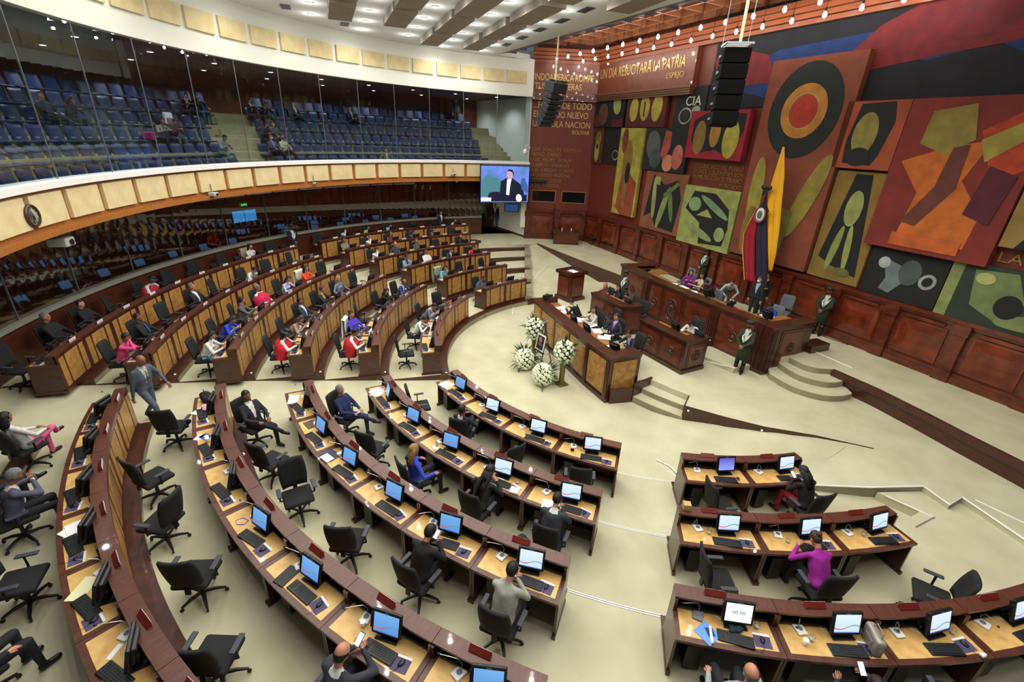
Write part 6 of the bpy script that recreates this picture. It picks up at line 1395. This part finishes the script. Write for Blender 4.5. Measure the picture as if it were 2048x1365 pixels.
# flower arrangements and portrait on an easel
PET = mat('white_petals', (.95, .96, .90), .7, c2=(.86, .90, .74), scale=8); LEAF = mat('leaf_green', (.16, .30, .13), .6, c2=(.10, .20, .09), scale=9); BUD = mat('bud_green', (.62, .74, .42), .6)
def flowers(loc, label, rx, rz, n, stand=0, leafside=(1, 0)):
    g = empty('flower_arrangement', loc, 0, label, 'flowers'); r = random.Random(int(loc[0]*100)); cz = stand+rz
    if stand:
        MB().box((0, 0, .02), (.34, .34, .04), rot=(0, 0, .5)).obj('stand_foot', mat('brass_stand', (.50, .42, .25), .35, metal=.6), g)
        MB().lathe([(.10, .04), (.085, .2), (.085, stand-.15), (.12, stand+.02)], n=12).obj('stand_column', MATS['brass_stand'], g)
    m = MB(); lf = MB(); bd = MB()
    for k in range(n):
        z = 1-2*(k+.5)/n; th = k*2.39996; q = math.sqrt(1-z*z); p = V(q*math.cos(th)*rx, q*math.sin(th)*rx, cz+z*rz)*1.0
        s = r.uniform(.058, .082); d = V(p.x, p.y, (p.z-cz)).normalized()
        for e in range(5): a = e*2*PI/5; o_ = d.orthogonal().normalized(); o2 = d.cross(o_); cc = p+(o_*math.cos(a)+o2*math.sin(a))*s*.55; m.ell(cc, (s*.6, s*.6, s*.45), nu=6, nv=4)
        m.ell(p+d*s*.3, (s*.45,)*3, nu=6, nv=4)
        if k % 3 == 0: bd.ell(p+d*.03+V(r.uniform(-.05, .05), r.uniform(-.05, .05), r.uniform(-.05, .05)), (.025, .025, .03), nu=6, nv=4)
    for k in range(46):
        th = r.uniform(0, 2*PI); el = r.uniform(-.6, 1.2); d = V(math.cos(th)*math.cos(el)+leafside[0]*.5, math.sin(th)*math.cos(el)+leafside[1]*.5, math.sin(el)).normalized()
        b0 = V(0, 0, cz)+V(d.x*rx*.6, d.y*rx*.6, d.z*rz*.6); L_ = r.uniform(.22, .42); sd = d.cross(V(0, 0, 1)).normalized()*.035; t_ = b0+d*(rx*.4+L_)+V(0, 0, -.05)
        mid = (b0+t_)/2+V(0, 0, .03); lf.add([b0, mid+sd, t_, mid-sd, mid+V(0, 0, .012)], [(0, 1, 4), (1, 2, 4), (2, 3, 4), (3, 0, 4)])
    m.obj('white_blooms', PET, g, smooth=True)['kind'] = 'stuff'; lf.obj('leaves', LEAF, g)['kind'] = 'stuff'; bd.obj('buds', BUD, g)['kind'] = 'stuff'
    MB().ell((0, 0, cz), (rx*.85, rx*.85, rz*.85)).obj('green_core', LEAF, g, smooth=True)
    return g
flowers((-2.85, -2.02, WELL), 'tall white flower arrangement on a brass column, nearest the steps', .30, .37, 60, .78, (.8, .5))
flowers((-3.72, -.22, WELL), 'tall white flower arrangement on a brass column, farther from the steps', .30, .37, 55, .78, (.8, .5))
flowers((-4.05, -1.05, WELL), 'low white flower bouquet on the floor, left of the easel', .30, .36, 70, 0, (.5, 1))
flowers((-3.47, -2.10, WELL), 'low white flower bouquet on the floor in front of the easel', .31, .36, 80, 0, (.6, 1))
g = empty('easel', (-3.50, -.95, WELL), -.95, 'black easel carrying a framed portrait among the white flowers', 'easel')
for a_, b_ in (((-.30, -.2, 0), (-.02, .10, 1.62)), ((.30, -.2, 0), (.02, .10, 1.62)), ((0, .5, 0), (0, .10, 1.58))): MB().tube([a_, b_], .016, n=6).obj('leg', DARKM, g)
MB().box((0, -.10, .66), (.52, .06, .03)).obj('tray', DARKM, g)
g2_ = empty('framed_portrait', (-3.50, -.95, WELL), -.95, 'white-bordered framed portrait photograph standing on the easel', 'picture')
MB().box((0, -.035, .98), (.46, .02, .60), rot=(-.18, 0, 0)).obj('frame', DARKM, g2_); MB().box((0, -.05, .98), (.43, .02, .57), rot=(-.18, 0, 0)).obj('mat_board', WHITEM, g2_)
MB().box((0, -.064, .98), (.34, .01, .47), rot=(-.18, 0, 0)).obj('photo', mat('photo_dark', (.16, .15, .17), .5), g2_)
m = MB().ell((0, -.06, 1.08), (.075, .012, .10)); m.obj('portrait_face', SKINS[0], g2_, smooth=True); MB().ell((0, -.075, .86), (.15, .012, .12)).obj('portrait_clothes', mat('portrait_cloth', (.35, .36, .42), .8), g2_, smooth=True)

# ---- clutter on the member desks
def dp(b, row, k, x, y, z=0):
    a = POS[(b, row, k)]; t = R_(a); c = pol(RR[row-1]+y, a, PZ[row-1]+DZ+.0035+z); return c+Vector((math.sin(t), -math.cos(t), 0))*x, t-PI/2
def cup(b, row, k, x, y, label, clear=False):
    p, r = dp(b, row, k, x, y); g = empty('plastic_cup' if clear else 'paper_cup', p, r, label, 'cup')
    MB().lathe([(.026, 0), (.028, .002), (.036, .088), (.034, .088), (.026, .006)], n=14).obj('wall', CUPG if clear else WHITEM, g, smooth=True)
    if clear: MB().lathe([(.025, .004), (.029, .035)], n=12).obj('water', mat('water_tint', (.80, .84, .84), .1), g)
    else: MB().lathe([(.037, .084), (.037, .090), (.034, .091)], n=14).obj('lip', PAPER, g)
def pap(b, row, k, x, y, label, rz=0, s=(.21, .297), m_=PAPER, th=.004, cat='paper', name='paper', z=0):
    p, r = dp(b, row, k, x, y, z+th/2); return T(MB().box((0, 0, 0), (s[0], s[1], th)).obj(name, m_, loc=p, rz=r+rz), label, cat)
W_R = {1: 'front row', 2: 'second row', 3: 'third row', 4: 'fourth row', 5: 'back row'}
pap('R', 1, 1, .42, .46, 'white papers on the upper-end desk, front row, lower middle block', .3, (.32, .30)); pap('R', 1, 1, .40, .47, 'top white sheet on the upper-end desk, front row', .1, z=.005)
pap('R', 2, 1, .36, .42, 'white paper pile on the upper-end desk, second row', .4, (.34, .32)); pap('R', 2, 1, .30, .48, 'loose white sheet on the paper pile, second row', .7, z=.005)
pap('R', 3, 1, .30, .50, 'white document on the upper-end desk, third row', 1.3, (.22, .38))
pap('R', 3, 2, .38, .40, 'yellow sheet under the brown notebook, third row', .1, (.34, .26), mat('yellow_sheet', (.90, .86, .45), .8)); pap('R', 3, 2, .38, .38, 'brown notebook on the second desk, third row', .1, (.30, .22), mat('brown_cover', (.38, .26, .22), .6), .015, 'notebook', 'notebook', .004)
pap('R', 3, 3, .46, .42, 'dark blue folder at the edge of the third desk, third row', .2, (.34, .26), mat('navy_cover', (.16, .18, .30), .5), .012, 'folder', 'folder'); pap('R', 3, 3, .40, .60-.08, 'white booklet beside the dark blue folder, third row', .1, (.24, .16), PAPER, .02, 'booklet', 'booklet', .012)
for a in ((3, 3, .22, .30), (2, 4, -.42, .3), (1, 2, .10, .44), (1, 3, .12, .44), (3, 5, .2, .33), (3, 6, .18, .38)): cup('R', *a, 'clear plastic cup on desk %s, %s, lower middle block' % (NUM[a[1]-1], W_R[a[0]]), True)
for a in ((4, 2, .22, .42), (4, 2, .14, .42), (4, 6, .28, .34), (3, 3, .30, .30)): cup('R', *a, 'white paper cup on desk %s, %s, %s' % (NUM[a[1]-1], W_R[a[0]], 'nearer the screen' if a[2] < .2 else 'farther from the screen'))
pap('R', 4, 2, .36, .44, 'blue leaflet on the second desk, fourth row', .5, (.20, .16), mat('leaflet_blue', (.22, .36, .72), .5), .004, 'leaflet', 'leaflet'); pap('R', 4, 2, .40, .54, 'white leaflet beside the blue leaflet, fourth row', .9, (.12, .20), PAPER, .004, 'leaflet', 'leaflet')
pap('R', 4, 1, .06, .50, 'white sheets under the pink cloth, fourth row', .9, (.22, .34)); pap('R', 4, 5, .30, .46, 'black closed tablet on the fifth desk, fourth row', .15, (.19, .30), DARKM, .015, 'tablet', 'tablet')
pap('R', 5, 4, .2, .46, 'white loose sheets on the fourth desk, back row', .5, (.34, .24)); pap('R', 5, 4, .30, .40, 'second white sheet on the fourth desk, back row', .1, (.24, .3), z=.005); pap('R', 5, 5, .2, .46, 'cream document on the fifth desk, back row', .8, (.2, .36), mat('cream_paper', (.90, .90, .72), .8))
pap('R', 5, 6, .2, .40, 'small white slip on the sixth desk, back row', .6, (.06, .18)); pap('R', 2, 5, .20, .52, 'white sheet before the charcoal suit, second row', .2, (.26, .22)); pap('R', 2, 4, -.05, .5, 'white papers read by the long-haired person, second row', .5, (.3, .26))
pap('R', 2, 4, -.22, .58, 'black phone beside the papers, second row', .4, (.07, .14), BLACK, .01, 'phone', 'smartphone'); pap('R', 2, 4, -.48, .52, 'white desk device with dark keypad, second row', .2, (.17, .16), WHITEM, .04, 'telephone', 'telephone')
pap('R', 2, 3, .30, .36, 'folded spectacles case on the third desk, second row', .9, (.05, .15), GREYPL, .02, 'spectacles case', 'spectacles_case'); pap('R', 2, 3, .24, .50, 'silver remote handset on the third desk, second row', 1.1, (.05, .15), METAL, .015, 'remote', 'remote_control')
def cloth_heap(b, row, k, x, y, s, m_, label, name='cloth', cat='cloth'):
    p, r = dp(b, row, k, x, y); m = MB(); rr = random.Random(4)
    for _ in range(7): m.ell((rr.uniform(-.4, .4)*s, rr.uniform(-.3, .3)*s, .02+rr.random()*.02), (s*.35, s*.28, .028), rot=(0, 0, rr.random()*3))
    return T(m.obj(name, m_, loc=p, rz=r, smooth=True), label, cat)
cloth_heap('R', 4, 1, .10, .38, .26, mat('pink_cloth', (.90, .70, .72), .9), 'pink cloth crumpled on the upper-end desk, fourth row'); cloth_heap('S', 3, 1, -.12, .36, .16, mat('teal_cloth', (.12, .20, .22), .9), 'dark teal cloth at the foot of the 00:00 screen')
cloth_heap('S', 3, 3, -.52, .62, .06, PAPER, 'crumpled white tissue at the desk corner, lower right block', 'tissue', 'tissue'); cloth_heap('R', 1, 4, .34, .42, .07, BLACK, 'small black tangled earphone bundle on the aisle desk, front row', 'earphones', 'earphones')
cloth_heap('R', 3, 5, .02, .24, .12, BLACK, 'black folded pouch on the fifth desk, third row', 'pouch', 'pouch')
def bag(p, r, s, m_, label, strap=True):
    g = empty('handbag', p, r, label, 'bag'); MB().rbox((0, 0, s[2]/2), s, min(s)*.35, n=4).obj('bag_body', m_, g, smooth=True)
    MB().tube([(-s[0]*.3, 0, s[2]*.9), (-s[0]*.22, .02, s[2]*1.25), (s[0]*.22, .02, s[2]*1.25), (s[0]*.3, 0, s[2]*.9)], .008, n=6).obj('strap', m_, g); MB().box((0, -s[1]/2-.004, s[2]*.55), (s[0]*.5, .01, s[2]*.2)).obj('flap', m_, g)
    return g
p, r = dp('R', 4, 1, .42, .38); bag(p, r+.3, (.38, .22, .20), BLKFAB, 'large black quilted handbag on the upper-end desk, fourth row')
p, r = dp('S', 3, 2, -.50, .40); bag(p, r+1.4, (.34, .12, .26), mat('silver_grey_leather', (.58, .56, .52), .35, metal=.2), 'silver grey leather handbag at the desk joint, lower right block')
p, r = dp('Q', 4, 5, -.2, .35); bag(p, r, (.34, .16, .2), mat('tan_bag', (.60, .48, .34), .8), 'tan woven handbag on a desk in the fourth row, left block')
p, r = dp('Q', 3, 1, .1, .38); bag(p, r, (.4, .2, .18), BLKFAB, 'black bag on the far-end desk, third row of left block'); p, r = dp('Q', 4, 2, -.3, .35); bag(p, r, (.28, .14, .16), mat('brown_leather', (.45, .22, .14), .5), 'brown leather bag beside the orange top, left block')
p, r = dp('Q', 1, 1, -.28, .3); bag(p, r, (.26, .14, .18), mat('orange_leather', (.72, .36, .16), .5), 'orange brown bag on the far-end desk, front row of left block')
p, r = dp('S', 2, 1, .52, .06, .25-.003); T(MB().rbox((0, 0, .06), (.13, .12, .12), .004).obj('cardboard_box', mat('kraft_tan', (.74, .62, .40), .8), loc=p, rz=r), 'small tan cardboard box on the ledge end, lower right block', 'box')
cup('S', 2, 1, .16, .34, 'clear plastic cup on desk one, middle row, lower right block', True); cup('S', 2, 2, .22, .40, 'clear plastic cup on desk two, middle row, lower right block', True); cup('S', 2, 3, .12, .34, 'clear plastic cup on desk three, middle row, lower right block', True)
cup('S', 3, 1, -.42, .28, 'pale cup behind the 00:00 screen, lower right block', True); cup('S', 3, 2, .38, .44, 'white paper cup left of the keyboard, lower right block'); cup('S', 3, 2, .26, .38, 'clear plastic cup beside the white paper cup, lower right block', True); cup('S', 3, 3, -.42, .30, 'clear plastic cup by the purple pad, third desk, lower right block', True)
pap('S', 3, 1, .26, .48, 'bright blue folder lying askew on the first desk, lower right block', .75, (.25, .25), mat('sky_blue_card', (.38, .60, .92), .6), .006, 'folder', 'folder'); pap('S', 3, 1, .22, .50, 'long white pen roll on the blue folder', -.1, (.03, .24), WHITEM, .02, 'pen', 'pen', .006)
pap('S', 3, 1, .22, .46, 'small dark blue card on the blue folder', .2, (.10, .12), mat('card_navy', (.12, .18, .36), .6), .003, 'card', 'card', .0065)
a = POS[('S', 3, 1)]
o = text('00:00', Matrix(), 0, 0, .050, .165, 0, mat('digit_blue', (.06, .14, .32), .5), None, depth=.002)
mo = [x for x in bpy.data.objects if x.get('label', '') .startswith('black touch monitor on desk one from the left, row three, lower right')][0]
bpy.context.view_layer.update(); sc_ = [x for x in mo.children if x.name.startswith('screen')][0]
o.name = 'timer_digits'; o.parent = mo; o.rotation_mode = 'XYZ'; o.matrix_local = sc_.matrix_local @ Matrix.Translation((.085, .0045, -.015)) @ Matrix.Rotation(PI, 4, 'Z')
for x in (sc_,): x.material_slots[0].link = 'OBJECT'; x.material_slots[0].material = screenmat('screen_timer', (.86, .92, 1), (.92, .96, 1), sw=False)
g = empty('coffee_cup', dp('R', 4, 7, .46, .52)[0], 0, 'white coffee cup on its saucer at the bottom edge, fourth row', 'coffee cup')
MB().lathe([(.03, 0), (.072, .012), (.074, .016), (.03, .006)], n=22).obj('saucer', WHITEM, g, smooth=True); MB().lathe([(.02, .01), (.036, .03), (.040, .062), (.036, .062), (.03, .03)], n=18).obj('bowl', WHITEM, g, smooth=True)
MB().lathe([(.030, .050), (.034, .052)], n=16).obj('coffee', mat('coffee', (.45, .30, .14), .3), g); MB().tube([(.038, 0, .05), (.058, 0, .045), (.055, 0, .025), (.036, 0, .022)], .005, n=6).obj('cup_handle', WHITEM, g)
g = empty('backpack', pol(RR[1]+1.25, 256.9-11, PZ[1]), 2.2, 'black backpack on the floor beside the charcoal suit, lower middle block', 'bag'); MB().rbox((0, 0, .26), (.34, .22, .50), .08, n=4).obj('bag_body', BLKFAB, g, smooth=True); MB().rbox((0, -.13, .18), (.26, .08, .24), .03).obj('front_pocket', BLKFAB, g)
for sx in (-.1, .1): MB().tube([(sx, .11, .46), (sx, .17, .32), (sx, .12, .08)], .015, n=6).obj('strap', DARKM, g)
m = MB().tube([dp('R', 4, 4, .30, .36, .004)[0], dp('R', 4, 4, .42, .40, .004)[0], dp('R', 4, 4, .44, .50, .004)[0], dp('R', 4, 4, .34, .52, .004)[0], dp('R', 4, 4, .26, .44, .004)[0]], .006, n=5, closed=True); T(m.obj('lanyard', mat('lanyard_blue', (.28, .40, .80), .6)), 'blue lanyard looped on the fourth desk, fourth row', 'lanyard')
# white speech papers on far desks
rnd = random.Random(21)
for b, row, k, wh in (('P', 3, 2, 'before the navy blue suit, back block'), ('P', 3, 3, 'before the white shirt, back block'), ('P', 2, 2, 'on the middle desk, second row, back block'), ('P', 2, 3, 'before the turquoise jacket, back block'), ('P', 5, 4, 'before the burgundy blouse, back block'), ('P', 5, 5, 'before the grey-haired white shirt, back block'),
        ('P', 1, 1, 'on the right desk, front row, back block'), ('Q', 1, 3, 'before the white jacket, left block'), ('Q', 1, 2, 'before the blue grey suit, left block'), ('Q', 3, 5, 'before the dusty pink blouse, left block'), ('Q', 3, 2, 'before the grey jacket, left block'), ('Q', 4, 3, 'before the lilac blouse, left block'),
        ('Q', 5, 6, 'on an empty desk, fifth row, left block'), ('Q', 5, 3, 'before the cream jacket, left block'), ('Q', 2, 4, 'before the violet blouse, left block'), ('Q', 4, 6, 'before the bright blue blouse, left block')):
    pap(b, row, k, rnd.uniform(-.3, .3), .42, 'white papers %s' % wh, rnd.uniform(-.6, .6), (.30, .24))
for b, row, k, wh, m_ in (('Q', 4, 2, 'cream jacket draped over the chair beside the orange top', mat('cream_cloth', (.86, .86, .74), .9)), ('Q', 2, 4, 'white coat draped over the chair of the violet blouse', WHITEM), ('P', 2, 3, 'grey green coat draped over the turquoise person\'s chair', mat('sage_cloth', (.56, .62, .56), .9)), ('Q', 6, 2, 'beige coat over the chair of the white blouse', mat('beige_cloth', (.72, .62, .52), .9))):
    a = POS[(b, row, k)]; c = pol(RR[row-1]+.92+.30, a, PZ[row-1]); m = MB(); n = 10
    for i in range(n+1):
        t = i/n; z = .62+.50*math.sin(min(1, t*2)*PI/2) if t < .5 else 1.12-.75*(t-.5)*2; y = -.02 if t < .5 else .09+.05*(t-.5)
        for j in range(7): m.v.append((-.24+.08*j, y+.012*math.sin(j*2+i), z))
    m.f = [(i*7+j, i*7+j+1, (i+1)*7+j+1, (i+1)*7+j) for i in range(n) for j in range(6)]; m.m = [0]*len(m.f)
    o = m.obj('draped_coat', m_, loc=c, rz=R_(a)-PI/2, smooth=True); sd = o.modifiers.new('t', 'SOLIDIFY'); sd.thickness = .015; T(o, wh, 'coat')
# prototypes that were never placed are removed
for pr_ in (CH, CHG, MON_W, MON_B, MON_P, KB, MP, MS, MIC, MICG, PLATE):
    if pr_.name not in USED:
        for ch in list(pr_.children_recursive)+[pr_]: bpy.data.objects.remove(ch)
